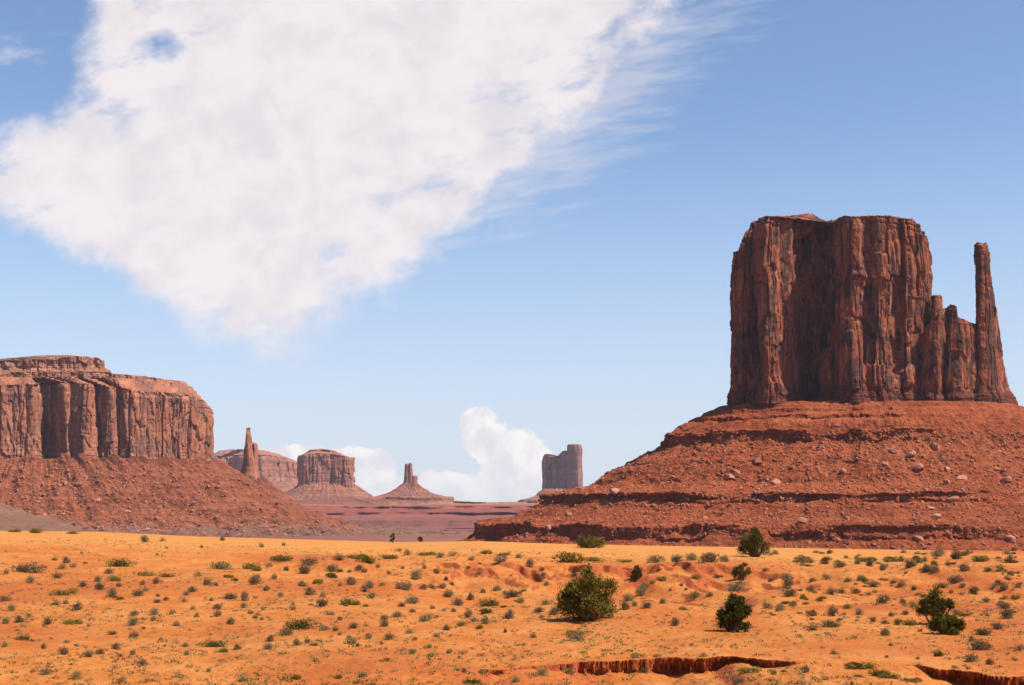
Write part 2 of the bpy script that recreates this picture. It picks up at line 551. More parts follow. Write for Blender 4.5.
def make_cliff(name, ctrl, D, base, rim, seed, U, V, scales, mat, parent, cap=(14, 8.0), bed=0.6, flare=0.0, flare_h=14,
               edge=None, cap_top=None, rag=0.0, cracks=(), slabs=(), edge_pow=3.0, cap_rows=36, root=None, base_drop=4.0, fine=0.35, cap_noise=1.0, lip=0.0):
    """base, rim: heights over eye level, a number or a function of X; edge(t) -> (left shift, right shift) of the outline ends"""
    X, Y, S, NX, NY, tot = outline(ctrl, U)
    Xc = 512 + (X - 512) / (1 + Y / F)
    rimu = (rim(Xc) if callable(rim) else np.full(U, float(rim))) * (1 + np.minimum(Y, 20) / F)
    baseu = (base(Xc) if callable(base) else np.full(U, float(base))) * (1 + Y / F)
    if rag:
        rimu = rimu + rag * (1.2 * pn(X / 9, Y / 9, 0, seed + 90) + 1.2 * (rnd(S / 2.7 + pn(S / 9, 0, 0, seed), seed + 91) - 0.5) + 0.8 * (rnd(S / 1.1, seed + 92) - 0.5))
    t = np.linspace(0, 1, V)[:, None]
    Z = (baseu - base_drop) + (rimu - baseu + base_drop) * t
    Hc = (Z - baseu)
    s2 = np.broadcast_to(S, Z.shape)
    rough = sstep(-0.15, 0.35, fbm(s2 / 26, Z / 34, 0, 3, seed + 77))
    off = 0
    for (L, amp, hs, gr) in scales:
        if L < 6:
            amp = amp * (0.25 + 1.0 * rough)
        off = off + amp * columns(s2, Z, L, tot, seed + int(L * 10), hs, gr, tilt=1.2, lean=0.25, brk=1.5)
        off = off + (1.5 if L > 5 else 0.9) * amp * plates(s2, Z, L * 0.8, hs * 0.55, tot, seed + int(L * 10) + 500)
    Xb, Yb = np.broadcast_to(X, Z.shape), np.broadcast_to(Y, Z.shape)
    off = off + fine * fbm(Xb / 4, Yb / 4, Z / 5, 4, seed + 2) + fine * 2.4 * fbm(Xb / 16, Yb / 16, Z / 22, 3, seed + 3)
    if cracks or slabs:
        facing = (sstep(0.3, -0.2, NY))[None, :]
        wig = 1.6 * fbm(Xb / 60, 0, Z / 16, 4, seed + 55)
        wiz = 3.5 * fbm(Xb / 7, 0, Z / 60, 3, seed + 56)
        XX = np.broadcast_to(Xc, Z.shape) + wig
        for (x, wd, dp, z0, z1) in cracks:
            off = off - dp * facing * np.exp(-np.abs((XX - x) / wd) ** 3) * sstep(z0 - 8, z0 + 8, Z) * sstep(z1 + 4, z1 - 4, Z)
        for (x0, x1, z0, z1, o) in slabs:
            off = off + o * facing * sstep(x0 - 0.4, x0 + 0.4, XX) * sstep(x1 + 0.4, x1 - 0.4, XX) * sstep(z0 - 0.8, z0 + 0.8, Z + wiz) * sstep(z1 + 0.8, z1 - 0.8, Z + wiz)
    # bedding: stronger in the cap and in the foot
    foot = np.exp(-np.clip(Hc, 0, None) / max(flare_h, 1))
    capw = sstep(0.80, 0.97, t)
    lay = (rnd(Z * 0.55 + 0.6 * pn(Xb / 30, Yb / 30, 0, seed), seed + 9) - 0.5) + 0.7 * (rnd(Z * 1.3 + 0.5 * pn(Xb / 18, Yb / 18, 0, seed), seed + 10) - 0.5)
    off = off + bed * lay * (0.03 + 1.2 * foot + 1.2 * capw)
    off = off + flare * sstep(flare_h, flare_h * 0.45, Hc + 3 * fbm(Xb / 9, Yb / 9, 0, 3, seed + 6)) + flare * 0.3 * foot
    off = off - 3.2 * lip * sstep(0.90, 1.0, t) ** 2
    off = off * (0.35 + 0.65 * sstep(-base_drop, 2, Hc))
    PX, PY = X + NX * off, Y + NY * off
    if edge is not None:
        x0, x1 = X.min(), X.max()
        el, er = edge(t)
        k = (Xb - x0) / (x1 - x0)
        PX = PX + el * (1 - k) ** edge_pow + er * k ** edge_pow
    cx, cy = X.mean(), Y.mean()
    q = (np.linspace(0, 1, cap_rows + 1)[1:] ** (1.3 if cap_top is None else 2.0))[:, None]
    rx, ry, rz = PX[-1], PY[-1], Z[-1]
    # inwards over the top, a share of the way to the middle
    dist = np.hypot(rx - cx, ry - cy)
    qq = q
    bl = sstep(0.0, 0.16 if edge is not None else 0.06, qq) * (0.8 if edge is not None else 1.0)
    CX = rx + (X - rx) * bl * (edge is None) + (cx - rx) * qq
    CY = ry + (Y - ry) * bl + (cy - ry) * qq
    inn = dist * qq
    rise = cap[1] * sstep(0, cap[0], inn)
    rise = 0.35 * rise + 0.65 * cap[1] * np.round(rise / cap[1] * 4 + 0.5 * fbm(CX / 14, CY / 14, 0, 3, seed + 21)) / 4
    zt_mean = np.percentile(rz, 35)
    rzz = rz + (zt_mean - rz) * sstep(0.25, 1.0, qq)
    if cap_top is not None:
        rise = sstep(0, cap[0], inn) ** 0.8
        rise = 0.15 * rise + 0.85 * np.round(rise * 6 + 0.6 * fbm(CX / 14, CY / 14, 0, 4, seed + 21)) / 6
        rise = (cap_top - rzz) * np.clip(rise, 0, 1.05)
    CZ = rzz + np.clip(rise, -0.5, None) + cap_noise * fbm(CX / 7, CY / 7, 1.0, 4, seed + 22) * sstep(0, 4, inn)
    PX, PY, PZ = np.vstack([PX, CX]), np.vstack([PY, CY]), np.vstack([Z, CZ])
    P = conv(PX, PZ, PY, D) - np.array(root)
    rows = P.shape[0]
    me = mesh_arrays(name, P.reshape(-1, 3), grid_faces(rows, U, True))
    return link(name, me, mat, parent), P


def make_talus(name, cx, cy, rx, ry, prof, top, D, seed, U, V, mat, parent, root, fade=None, front=1.0, gully=2.5, fine=0.7, power=2.5,
               ledge_wob=5.0, span=(0, 2 * math.pi), lump=1.0, terr=0.7, cones=None, heap=1.2):
    """prof: (run outward, height below top, fine rows) in outline units; ledges are its steep steps"""
    pr = np.array(prof, float)
    seg = np.hypot(np.diff(pr[:, 0]), np.diff(pr[:, 1]) * 1.6) + 0.5
    cum = np.concatenate([[0], np.cumsum(seg)])
    q = np.linspace(0, cum[-1], V)
    d = np.interp(q, cum, pr[:, 0])
    h = np.interp(q, cum, pr[:, 1])
    ker = np.hanning(max(5, V // 5))
    ker /= ker.sum()
    pad = len(ker)
    hsm = np.convolve(np.concatenate([np.full(pad, h[0]), h, np.full(pad, h[-1])]), ker, 'same')[pad:-pad]
    dsm = np.convolve(np.concatenate([np.full(pad, d[0]), d, np.full(pad, d[-1])]), ker, 'same')[pad:-pad]
    # angle: dense to the front (270 deg) and the visible flanks
    a = np.linspace(span[0], span[1], 3000)
    wg = np.where(np.sin(a) < 0.25, 1.0, 0.15)
    cw = np.concatenate([[0], np.cumsum((wg[1:] + wg[:-1]) / 2)])
    full = abs(span[1] - span[0] - 2 * math.pi) < 1e-6
    th = np.interp(np.linspace(0, cw[-1], U, endpoint=not full), cw, a)
    co, si = np.cos(th), np.sin(th)
    r = (np.abs(co / rx) ** power + np.abs(si / ry) ** power) ** (-1 / power)
    ex, ey = cx + co * r, cy + si * r
    dirx, diry = co, si
    fd = 1.0 if fade is None else fade(th)[None, :]
    dd, hh = d[:, None], h[:, None]
    A = (ex + dirx * 100) / 1.0
    B = (ey + diry * 100) / 1.0
    # per-ledge fading: each height has its own patchy cover of debris
    cover = sstep(-0.25, 0.25, fbm(A / 42, B / 42, hh / 9.0, 4, seed + 40) + 0.13)
    k = fd * (0.15 + 0.85 * cover)
    Hh = hsm[:, None] + (hh - hsm[:, None]) * k
    Dd = dsm[:, None] + (dd - dsm[:, None]) * k
    fr = 1 + (front - 1) * np.clip(-si, 0, 1)[None, :]
    ramp = sstep(4, 45, dd)
    tail = 1 - 0.75 * sstep(0.86, 1.0, q / cum[-1])[:, None]
    steep = np.abs(np.gradient(h)) / (np.abs(np.gradient(d)) + 1e-3)
    steep = np.convolve(np.clip((steep - 1.2) * 1.5, 0, 1), np.ones(3) / 3, 'same')[:, None]
    sarc = np.mod(np.broadcast_to(th, (V, U)), 2 * math.pi) * 190
    blocks = 0.75 * columns(sarc, hh, 11.0, 2 * math.pi * 190, seed + 3, 30, 0.8, tilt=1.4) + 0.3 * columns(sarc, hh, 3.6, 2 * math.pi * 190, seed + 4, 5, 0.8)
    wob = ledge_wob * fbm(A / 34, B / 34, hh / 28, 4, seed) + ledge_wob * blocks * (0.12 + 0.88 * steep * k)
    # small broken ledges all over the slope
    qs = hh / 4.3 + 0.9 * fbm(A / 30, B / 30, hh / 30, 3, seed + 30)
    tr = (np.floor(qs) + sstep(0.55, 0.95, qs - np.floor(qs)) - qs) * 4.3
    tm = sstep(0.02, 0.35, fbm(A / 16, B / 16, hh / 10, 3, seed + 31))
    Hh = Hh + terr * tr * tm * ramp
    RR = Dd * fr + ramp * wob
    PX = ex + dirx * RR
    PY = ey + diry * RR
    gl = np.abs(fbm(A / 26, B / 26, hh / 55, 3, seed + 11))
    kw = max(3, V // 22)
    calm = np.convolve(steep[:, 0], np.hanning(kw) / np.hanning(kw).sum() * 2.2, 'same')[:, None]
    calm = 1 - 0.8 * np.clip(calm, 0, 1) * k
    Z = top - Hh + calm * ramp * tail * (gully * (0.35 - gl) * 1.5)
    Z = Z + calm * tail * sstep(1, 8, dd) * (fine * fbm(PX / 7, PY / 7, 0, 5, seed + 12, 0.65) + lump * fbm(PX / 26, PY / 26, 0, 3, seed + 13))
    Z = Z + heap * (1.3 * fbm(sarc / 13, 0.3, 0.7, 3, seed + 70) + 0.3) * np.exp(-(dd / 22.0) ** 2) * sstep(-12, -2, dd)
    if cones:
        amt = np.clip(1.9 * pn(sarc / 11.0, 0.5, 0.5, seed + 60) - 0.25 + 0.25 * pn(sarc / 3.0, hh / 6, 0.5, seed + 61), 0, 1)
        Z = Z + amt * cones[1] * sstep(128.5, 131.0, Hh) * np.clip(1 - (Dd - cones[0]) / 26, 0, 1)
    P = conv(PX, Z, PY, D) - np.array(root)
    me = mesh_arrays(name, P.reshape(-1, 3), grid_faces(V, U, full))
    return link(name, me, mat, parent), P


def root_at(px, py, D):
    return tuple(float(v) for v in conv(px, HORIZON - py, 0.0, D))


# ------------------------------------------------------------------ the ground
def ip(xs, ys):
    xs, ys = np.array(xs, float), np.array(ys, float)
    return lambda u: np.interp(u, xs, ys)


crest_py = ip([-600, 0, 100, 200, 300, 400, 480, 560, 700, 760, 860, 1024, 1600], [530, 531, 532, 537, 540, 543, 542, 545, 548, 549, 551, 553, 556])
bank_r = ip([-400, 300, 460, 500, 545, 600, 660, 720, 765, 800, 850, 905, 935, 975, 1024, 1400], [57, 57.5, 59, 60.5, 62.5, 64.5, 66.0, 65.8, 64.6, 63.8, 63.6, 63.2, 62.6, 61.6, 60.6, 58])
bank_h = ip([300, 470, 500, 520, 555, 590, 640, 700, 750, 775, 800, 850, 880, 905, 925, 950, 1000, 1400], [0.0, 0.05, 0.5, 0.25, 0.4, 0.85, 0.95, 1.1, 0.95, 0.48, 0.16, 0.05, 0.07, 0.25, 0.75, 1.1, 1.3, 1.2])
rim_depth = ip([250, 400, 470, 540, 620, 700, 760, 820, 900, 1024, 1300], [0.0, 0.4, 1.6, 2.1, 2.1, 1.9, 1.7, 0.9, 0.5, 0.6, 0.3])


def bank_line(x, y, u):
    return bank_r(u) + 0.9 * fbm(x / 3.2, 0, 0, 4, 64) + 0.35 * fbm(x / 0.7, 0, 0, 2, 66)


def ground_z(x, y):
    x, y = np.asarray(x, float), np.asarray(y, float)
    R = np.hypot(x, y)
    phi = np.arctan2(x, y)
    u = 512 + F * np.tan(np.clip(phi, -1.0, 1.0))
    cph = np.cos(np.clip(phi, -1, 1))
    zc = -(crest_py(u) - HORIZON) / F * 240.0 * cph
    z = -6.35 + (zc + 6.35) * sstep(95, 235, R)
    side = 1 - sstep(0.7, 1.1, np.abs(phi))
    near = 1 - sstep(200, 260, R)
    # eroded red bank under a rim
    gul = np.abs(fbm(x / 8 + 0.3 * y / 14, y / 17, 2.0, 4, 71))
    rim = 168 + 7 * fbm(u / 60, 0, 0, 3, 70) - 20 * np.clip(0.32 - gul, 0, 1) * 1.6
    drop = rim_depth(u) * (0.45 * sstep(rim + 1, rim - 6, R) + 0.55 * sstep(rim - 2, rim - 26, R)) * (1 - sstep(128, 95, R))
    z = z - drop * side
    hum = 1.5 * np.clip(fbm(x / 13, y / 20, 5.0, 3, 73), -0.3, 1) * sstep(105, 125, R) * (1 - sstep(160, 185, R)) * (0.4 + 0.6 * sstep(430, 520, u))
    z = z + hum * side
    # dunes and roughness
    z = z + near * side * (0.28 * fbm(x / 22, y / 30, 0, 3, 60) + 0.10 * fbm(x / 5, y / 7, 0, 3, 61)) * (0.4 + 0.6 * (1 - sstep(150, 215, R)))
    rough = near * (1 - 0.75 * sstep(170, 215, R))
    z = z + rough * 0.045 * fbm(x / 1.3, y / 1.6, 0, 3, 62)
    # the bare mound that carries the big juniper
    z = z + side * 0.75 * np.exp(-((R - 93) / 7.0) ** 2 - ((u - 625) / 110) ** 2)
    # the wash with its cut bank
    rb = bank_line(x, y, u)
    hb = bank_h(u) * (0.75 + 0.7 * fbm(x / 4.0, 0, 4.0, 3, 65))
    low = sstep(rb + 0.10, rb - 0.10, R)
    z = z - np.clip(hb, 0, 2) * low * side + 0.12 * low * np.exp(-((rb - R) / 1.2) ** 2) * side
    z = z - 0.25 * sstep(66, 55, R)
    # beyond the crest the land falls to the valley floor
    zp = -31.0 + 2.5 * fbm(x / 600, y / 600, 0, 3, 68)
    far = sstep(246, 900, R)
    z = z + (zp - z) * far ** 0.8
    z = z + sstep(300, 500, R) * 0.9 * fbm(x / 60, y / 60, 0, 3, 69)
    # towards the photographer the land climbs again
    z = z + (-1.75 - z) * sstep(38, 6, R)
    return z


def sand_material():
    m, nt, b = new_mat('desert_sand', 0.97)
    geo = nt.t.nodes.new('ShaderNodeNewGeometry')
    P, Nn = geo.outputs[0], geo.outputs[1]
    px, py, pz = nt.xyz(P)
    nz = nt.xyz(Nn)[2]
    R = nt.n('ShaderNodeVectorMath', out=1, props={'operation': 'LENGTH'}, _0=P)
    flat = nt.scale(P, (1, 0.7, 1))
    big = nt.noise(flat, 0.045, 5, 0.6)
    mid = nt.noise(flat, 0.30, 6, 0.65)
    fine = nt.noise(P, 3.2, 5, 0.7)
    grit = nt.noise(P, 11.0, 3, 0.7)
    sand = nt.mix(nt.step(mid, 0.35, 0.66), (0.375, 0.112, 0.020), (0.450, 0.165, 0.042))
    sand = nt.mix(nt.m('MULTIPLY', nt.step(big, 0.44, 0.62), 0.85), sand, (0.335, 0.082, 0.017))
    # wind-blown sand on the crest is yellower
    dune = nt.m('MULTIPLY', nt.step(nt.m('ADD', R, nt.m('MULTIPLY_ADD', big, 60.0, -30.0)), 172, 200), nt.m('MULTIPLY', nt.step(R, 300, 250), nt.step(nt.m('DIVIDE', px, R), 0.30, 0.24)))
    sand = nt.mix(dune, sand, nt.mix(nt.step(mid, 0.3, 0.7), (0.420, 0.160, 0.034), (0.460, 0.190, 0.046)))
    # bare red earth where banks are steep
    red = nt.mix(nt.step(fine, 0.35, 0.65), (0.264, 0.056, 0.017), (0.330, 0.083, 0.026))
    sand = nt.mix(nt.step(nt.m('ADD', nz, nt.m('MULTIPLY', nt.m('SUBTRACT', mid, 0.5), 0.10)), 0.975, 0.90), sand, red)
    # crumbs of crust and litter, sparse grey-green haze of seedlings
    vor = nt.n('ShaderNodeTexVoronoi', out=1, Vector=nt.scale(P, (1, 0.8, 1)), Scale=1.9)
    vdd = nt.n('ShaderNodeTexVoronoi', out=0, Vector=nt.scale(P, (1, 0.8, 1)), Scale=1.9)
    crumb = nt.m('MULTIPLY', nt.step(nt.xyz(vor)[0], 0.80, 0.86), nt.step(vdd, 0.34, 0.2))
    crumb = nt.m('MULTIPLY', crumb, nt.m('MULTIPLY', nt.step(mid, 0.45, 0.6), nt.step(R, 190, 160)))
    sand = nt.mix(nt.m('MULTIPLY', crumb, 0.6), sand, (0.132, 0.050, 0.020))
    litter = nt.m('MULTIPLY', nt.m('MULTIPLY', nt.step(grit, 0.52, 0.62), nt.step(nt.noise(flat, 0.12, 4, 0.6), 0.48, 0.62)), nt.step(R, 180, 120))
    sand = nt.mix(nt.m('MULTIPLY', litter, 0.38), sand, (0.132, 0.076, 0.021))
    g = nt.step(fine, 0.25, 0.75, 0.80, 1.16)
    sand = nt.mul(sand, nt.comb(g, g, g))
    # valley floor
    vf = nt.noise(nt.scale(P, (0.4, 1, 1)), 0.006, 6, 0.6)
    valley = nt.mix(nt.step(vf, 0.36, 0.64), (0.165, 0.062, 0.040), (0.205, 0.088, 0.056))
    valley = nt.mix(nt.m('MULTIPLY', nt.step(nt.noise(P, 0.05, 5, 0.7), 0.52, 0.66), 0.5), valley, (0.132, 0.076, 0.050))
    col = nt.mix(nt.step(R, 270, 420), sand, valley)
    nt.L.new(col, b.inputs['Base Color'])
    hgt = nt.m('ADD', nt.m('MULTIPLY', mid, 1.0), nt.m('ADD', nt.m('MULTIPLY', fine, 0.25), nt.m('MULTIPLY', grit, 0.08)))
    set_bump(nt, b, hgt, 0.75, 0.7)
    return m


M_SAND = sand_material()


def build_ground():
    fine = np.radians(np.linspace(-22.5, 22.5, 820))
    rest = np.radians(np.concatenate([np.linspace(24, 60, 24), np.linspace(66, 294, 40), np.linspace(300, 336, 24)]))
    phi = np.concatenate([fine, rest])
    R = np.concatenate([np.linspace(1.2, 50, 28), np.arange(50.3, 70, 0.13), 70 * (262 / 70) ** np.linspace(0, 1, 420),
                        262 * (1000 / 262) ** np.linspace(0, 1, 60)[1:], 1000 * (11500 / 1000) ** np.linspace(0, 1, 70)[1:]])
    RR, PP = np.meshgrid(R, phi, indexing='ij')
    x, y = RR * np.sin(PP), RR * np.cos(PP)
    z = ground_z(x, y)
    u = 512 + F * np.tan(np.clip(PP, -1, 1))
    rb = bank_line(x, y, u)
    over = np.where(np.abs(PP) < 0.6, 0.85 * np.clip(bank_h(u), 0, 1.5), 0.0) * np.exp(-np.clip(RR - rb, 0, None) / 0.5) * sstep(-0.02, 0.10, RR - rb)
    x, y = x - over * np.sin(PP), y - over * np.cos(PP)
    U = len(phi)
    verts = np.stack([x, y, z], -1).reshape(-1, 3)
    f = grid_faces(len(R), U, True)[:, ::-1]
    o = link('desert_ground', mesh_arrays('desert_ground', verts, f), M_SAND)
    tag(o, 'orange sand desert floor with low red banks and a dry wash', kind='structure')
    return o


build_ground()


# far stepped plateau behind the open valley
def plateau_material():
    m, nt, b = new_mat('plateau_strata')
    geo = nt.t.nodes.new('ShaderNodeNewGeometry')
    P = geo.outputs[0]
    x, y, z = nt.xyz(P)
    nz = nt.xyz(geo.outputs[1])[2]
    wob = nt.m('MULTIPLY', nt.m('SUBTRACT', nt.noise(P, 0.003, 4, 0.6), 0.5), 16.0)
    zz = nt.m('ADD', z, wob)
    bed = nt.noise(nt.comb(nt.m('MULTIPLY', x, 0.0006), 0.0, nt.m('MULTIPLY', zz, 0.16)), 1.0, 4, 0.6)
    col = nt.mix(nt.step(zz, -16, 4), (0.146, 0.051, 0.041), (0.202, 0.051, 0.032))
    col = nt.mix(nt.step(zz, 28, 40), col, (0.281, 0.132, 0.068))
    g = nt.step(bed, 0.35, 0.65, 0.72, 1.2)
    col = nt.mul(col, nt.comb(g, g, g))
    spots = nt.step(nt.noise(P, 0.03, 4, 0.7), 0.55, 0.65)
    col = nt.mix(nt.m('MULTIPLY', spots, 0.35), col, (0.084, 0.039, 0.024))
    nt.L.new(col, b.inputs['Base Color'])
    set_bump(nt, b, nt.noise(P, 0.05, 5, 0.6), 0.6, 8.0)
    return m


def build_plateau():
    x = np.concatenate([np.linspace(-4200, -1000, 80), np.linspace(-990, 700, 700), np.linspace(710, 4200, 80)])
    prof = np.array([(2300, -34), (2480, -31), (2560, -27), (2566, -16), (2640, -14.5), (2700, -13.5), (2706, -10.5), (3600, -12), (4100, -12), (4300, 2), (4308, 8), (4480, 22),
                     (4488, 28), (4700, 33), (5100, 40), (5300, 43), (5306, 50), (5700, 48), (7800, 40), (9500, -34)], float)
    seg = np.hypot(np.diff(prof[:, 0]) / 40, np.diff(prof[:, 1])) + 0.3
    c = np.concatenate([[0], np.cumsum(seg)])
    q = np.linspace(0, c[-1], 230)
    Y, Z = np.interp(q, c, prof[:, 0]), np.interp(q, c, prof[:, 1])
    YY, XX = np.meshgrid(Y, x, indexing='ij')
    ZZ = np.broadcast_to(Z[:, None], XX.shape)
    act = sstep(2300, 2500, YY)
    y2 = YY + act * (170 * fbm(XX / 330, ZZ / 40, 0, 4, 90) + 26 * fbm(XX / 45, ZZ / 60, 0, 3, 91))
    z2 = ZZ + act * (2.2 * fbm(XX / 160, YY / 240, 0, 4, 92) + 1.0 * fbm(XX / 30, YY / 50, 0, 3, 93))
    cov = sstep(-0.1, 0.25, fbm(XX / 420, 0, 0, 3, 94) + 0.12)
    lowz = (ZZ < -8) & (YY < 3000)
    z2 = np.where(lowz, -33 + (z2 + 33) * (0.35 + 0.65 * cov), z2)
    P = np.stack([XX, y2, z2], -1)
    o = link('far_plateau', mesh_arrays('far_plateau', P.reshape(-1, 3), grid_faces(len(Y), len(x), False)), plateau_material())
    tag(o, 'low banded purple red plateau along the horizon under the distant buttes', kind='structure')


build_plateau()


# ------------------------------------------------------------------ the great butte with its thumb spire
D1 = 1200.0
butte_root = root_at(870, 470, D1)
butte = thing('sandstone_butte', butte_root, 'huge dark red butte with a slim thumb spire on a ledged talus cone', 'butte', 'sandstone buttes and mesas')


def lr(pys, left, right):
    """left / right shift of an outline's ends by height; t runs from the foot to the rim"""
    def f(t):
        return np.interp(t, pys, left), np.interp(t, pys, right)
    return f


palm_ctrl = [(736, 62), (732, 30), (732, 6), (737, -8), (748, -14), (755, -12), (760, -24), (767, -40), (776, -33), (786, -19), (793, 0), (799, 20), (806, 32), (814, 26), (821, 31), (830, 24),
             (835, -6), (839, -30), (846, -46), (856, -50), (866, -40), (871, -34), (876, -43), (886, -38), (895, -26), (901, -15), (909, -16), (916, -5), (923, -1), (929, 8), (932, 24), (931, 60),
             (915, 88), (870, 96), (820, 92), (765, 84)]
palm_rim = ip([728, 735, 739, 743, 748, 754, 762, 802, 805, 836, 840, 870, 896, 912, 922, 927, 931, 936],
              [262, 264, 274, 285, 291, 295, 298.5, 299, 294, 294, 299, 299.5, 298.5, 296.5, 294, 288, 281, 272])
big_scales = [(21, 2.2, 110, 2.6), (9, 1.3, 70, 1.8), (4.2, 0.42, 34, 0.9), (1.9, 0.15, 13, 0.5)]
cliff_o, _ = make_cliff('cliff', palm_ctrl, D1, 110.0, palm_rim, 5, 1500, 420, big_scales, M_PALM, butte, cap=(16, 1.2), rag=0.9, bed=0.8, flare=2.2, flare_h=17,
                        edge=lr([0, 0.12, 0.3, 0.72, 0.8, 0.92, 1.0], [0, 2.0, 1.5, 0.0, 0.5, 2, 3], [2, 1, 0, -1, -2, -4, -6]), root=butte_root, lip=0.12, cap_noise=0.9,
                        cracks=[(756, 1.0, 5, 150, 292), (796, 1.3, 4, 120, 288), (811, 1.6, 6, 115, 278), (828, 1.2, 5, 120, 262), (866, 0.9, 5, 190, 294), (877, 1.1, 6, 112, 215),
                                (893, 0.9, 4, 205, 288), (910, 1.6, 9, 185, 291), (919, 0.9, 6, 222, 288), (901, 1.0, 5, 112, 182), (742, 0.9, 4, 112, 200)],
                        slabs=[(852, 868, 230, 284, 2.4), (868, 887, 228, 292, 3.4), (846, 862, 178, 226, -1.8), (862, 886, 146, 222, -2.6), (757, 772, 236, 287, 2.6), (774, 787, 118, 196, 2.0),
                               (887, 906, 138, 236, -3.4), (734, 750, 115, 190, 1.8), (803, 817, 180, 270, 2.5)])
# shoulder block between palm and thumb
sh_ctrl = [(914, 40), (912, 12), (918, -6), (928, -14), (938, -16), (944, -6), (950, -14), (962, -16), (970, -8), (977, -2), (982, 14), (978, 40), (950, 58), (925, 54)]
sh_rim = ip([910, 915, 921, 932, 942, 948, 957, 959, 966, 974, 982], [176, 182, 189, 199, 206, 210, 209.5, 199, 196, 192, 190])
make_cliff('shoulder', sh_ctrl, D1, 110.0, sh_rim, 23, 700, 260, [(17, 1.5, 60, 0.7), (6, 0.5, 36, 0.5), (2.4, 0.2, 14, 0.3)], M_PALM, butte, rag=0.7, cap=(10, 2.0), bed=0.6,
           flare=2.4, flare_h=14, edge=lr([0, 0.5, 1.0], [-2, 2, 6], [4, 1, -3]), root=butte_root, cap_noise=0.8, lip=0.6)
# thumb spire: tapering, its outer side flaring towards the foot
th_ctrl = [(976, 22), (975.5, 8), (977, -3), (983, -7), (989, -3), (991, 8), (990, 22), (983, 28)]
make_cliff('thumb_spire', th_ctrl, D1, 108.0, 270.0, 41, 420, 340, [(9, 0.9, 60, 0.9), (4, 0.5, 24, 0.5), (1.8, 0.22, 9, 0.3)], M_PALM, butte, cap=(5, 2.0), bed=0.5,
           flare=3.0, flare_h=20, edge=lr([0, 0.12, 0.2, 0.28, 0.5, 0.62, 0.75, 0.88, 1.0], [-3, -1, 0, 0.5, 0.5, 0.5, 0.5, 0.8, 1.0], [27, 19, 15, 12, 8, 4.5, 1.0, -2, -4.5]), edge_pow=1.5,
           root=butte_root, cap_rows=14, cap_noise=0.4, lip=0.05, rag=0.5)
# low pillar leaning in the recess, knobs along the foot
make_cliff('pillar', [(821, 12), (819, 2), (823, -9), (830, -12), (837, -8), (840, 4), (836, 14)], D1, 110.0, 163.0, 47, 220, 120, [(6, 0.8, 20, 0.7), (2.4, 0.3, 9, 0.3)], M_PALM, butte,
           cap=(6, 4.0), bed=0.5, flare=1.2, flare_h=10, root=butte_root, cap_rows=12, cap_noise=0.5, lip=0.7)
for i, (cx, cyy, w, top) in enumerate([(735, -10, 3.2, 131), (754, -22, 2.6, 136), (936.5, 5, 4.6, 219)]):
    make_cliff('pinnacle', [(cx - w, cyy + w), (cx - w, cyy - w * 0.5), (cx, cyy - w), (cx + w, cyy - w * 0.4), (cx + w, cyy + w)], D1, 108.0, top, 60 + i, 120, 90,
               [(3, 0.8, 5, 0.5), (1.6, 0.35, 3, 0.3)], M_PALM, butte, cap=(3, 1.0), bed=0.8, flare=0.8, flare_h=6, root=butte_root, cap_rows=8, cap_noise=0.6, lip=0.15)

talus_prof = [(-30, -1.5), (0, 0), (12, 4.5), (13, 6), (23, 8.5), (24.5, 12), (36, 15.5), (37, 19.5), (46, 21.5), (59, 30.0), (65, 31), (64, 34), (62, 34.5), (62, 42), (66, 44.5), (86, 54), (100, 61), (101, 63.0), (116, 69), (132, 83),
              (160, 88.5), (184, 91), (184, 93.5), (181, 94.5), (181, 100.5), (186, 102), (212, 114), (248, 118.5), (253, 119), (253, 120.5), (252, 121.5), (252, 131), (256, 134), (272, 140), (310, 150)]


def talus_fade(th):
    # debris buries the lower ledges on the far flank
    return 1.0 - 0.9 * sstep(-0.15, 0.5, np.cos(th))


talus_o, talus_P = make_talus('talus_slope', 874, 22, 146, 66, talus_prof, 111.0, D1, 7, 1300, 460, M_TALUS, butte, butte_root, fade=talus_fade, front=0.92, gully=3.0, fine=1.0, cones=(252.0, 9.0))


# ------------------------------------------------------------------ the long mesa
D2 = 2300.0
mesa_root = root_at(60, 500, D2)
mesa = thing('long_mesa', mesa_root, 'long flat topped red mesa with stepped caprock and fluted cliffs above rubble slopes', 'mesa', 'sandstone buttes and mesas')
mesa_ctrl = [(-170, 60), (-165, 10), (-110, -8), (-50, -12), (-10, -15), (14, -13), (28, -16), (36, -14), (39, -2), (42, 10), (47, 11), (49, 6), (53, 9), (57, 7), (60, -5), (66, -12), (71, -9), (75, -13), (84, -19),
             (92, -20), (95.5, -8), (99, 3), (103, -8), (109, -14), (115, -12), (119, -3), (124, -10), (136, -14), (150, -9), (166, -6), (182, -2), (196, 4), (206, 13), (211, 26), (209, 60), (195, 120), (120, 160), (-60, 165), (-150, 120)]
mesa_ctrl = [(X, Dp + 0.22 * (X - 100)) for X, Dp in mesa_ctrl]
mesa_rim = ip([-170, 0, 40, 60, 100, 130, 150, 190, 204, 213], [131, 130, 131, 133, 130, 125, 121, 119, 116, 108])
mesa_scales = [(12, 1.5, 60, 2.4), (6.2, 0.9, 34, 1.5), (2.4, 0.35, 16, 0.5)]
make_cliff('cliff', mesa_ctrl, D2, ip([-170, 60, 130, 212], [54, 56, 54, 49]), mesa_rim, 105, 1300, 230, mesa_scales, M_LEFT, mesa, cap=(30, 10.0), cap_top=137.0, bed=0.7, flare=1.2, flare_h=8,
           root=mesa_root, lip=0.5, cap_noise=0.5, fine=0.25, cap_rows=110)
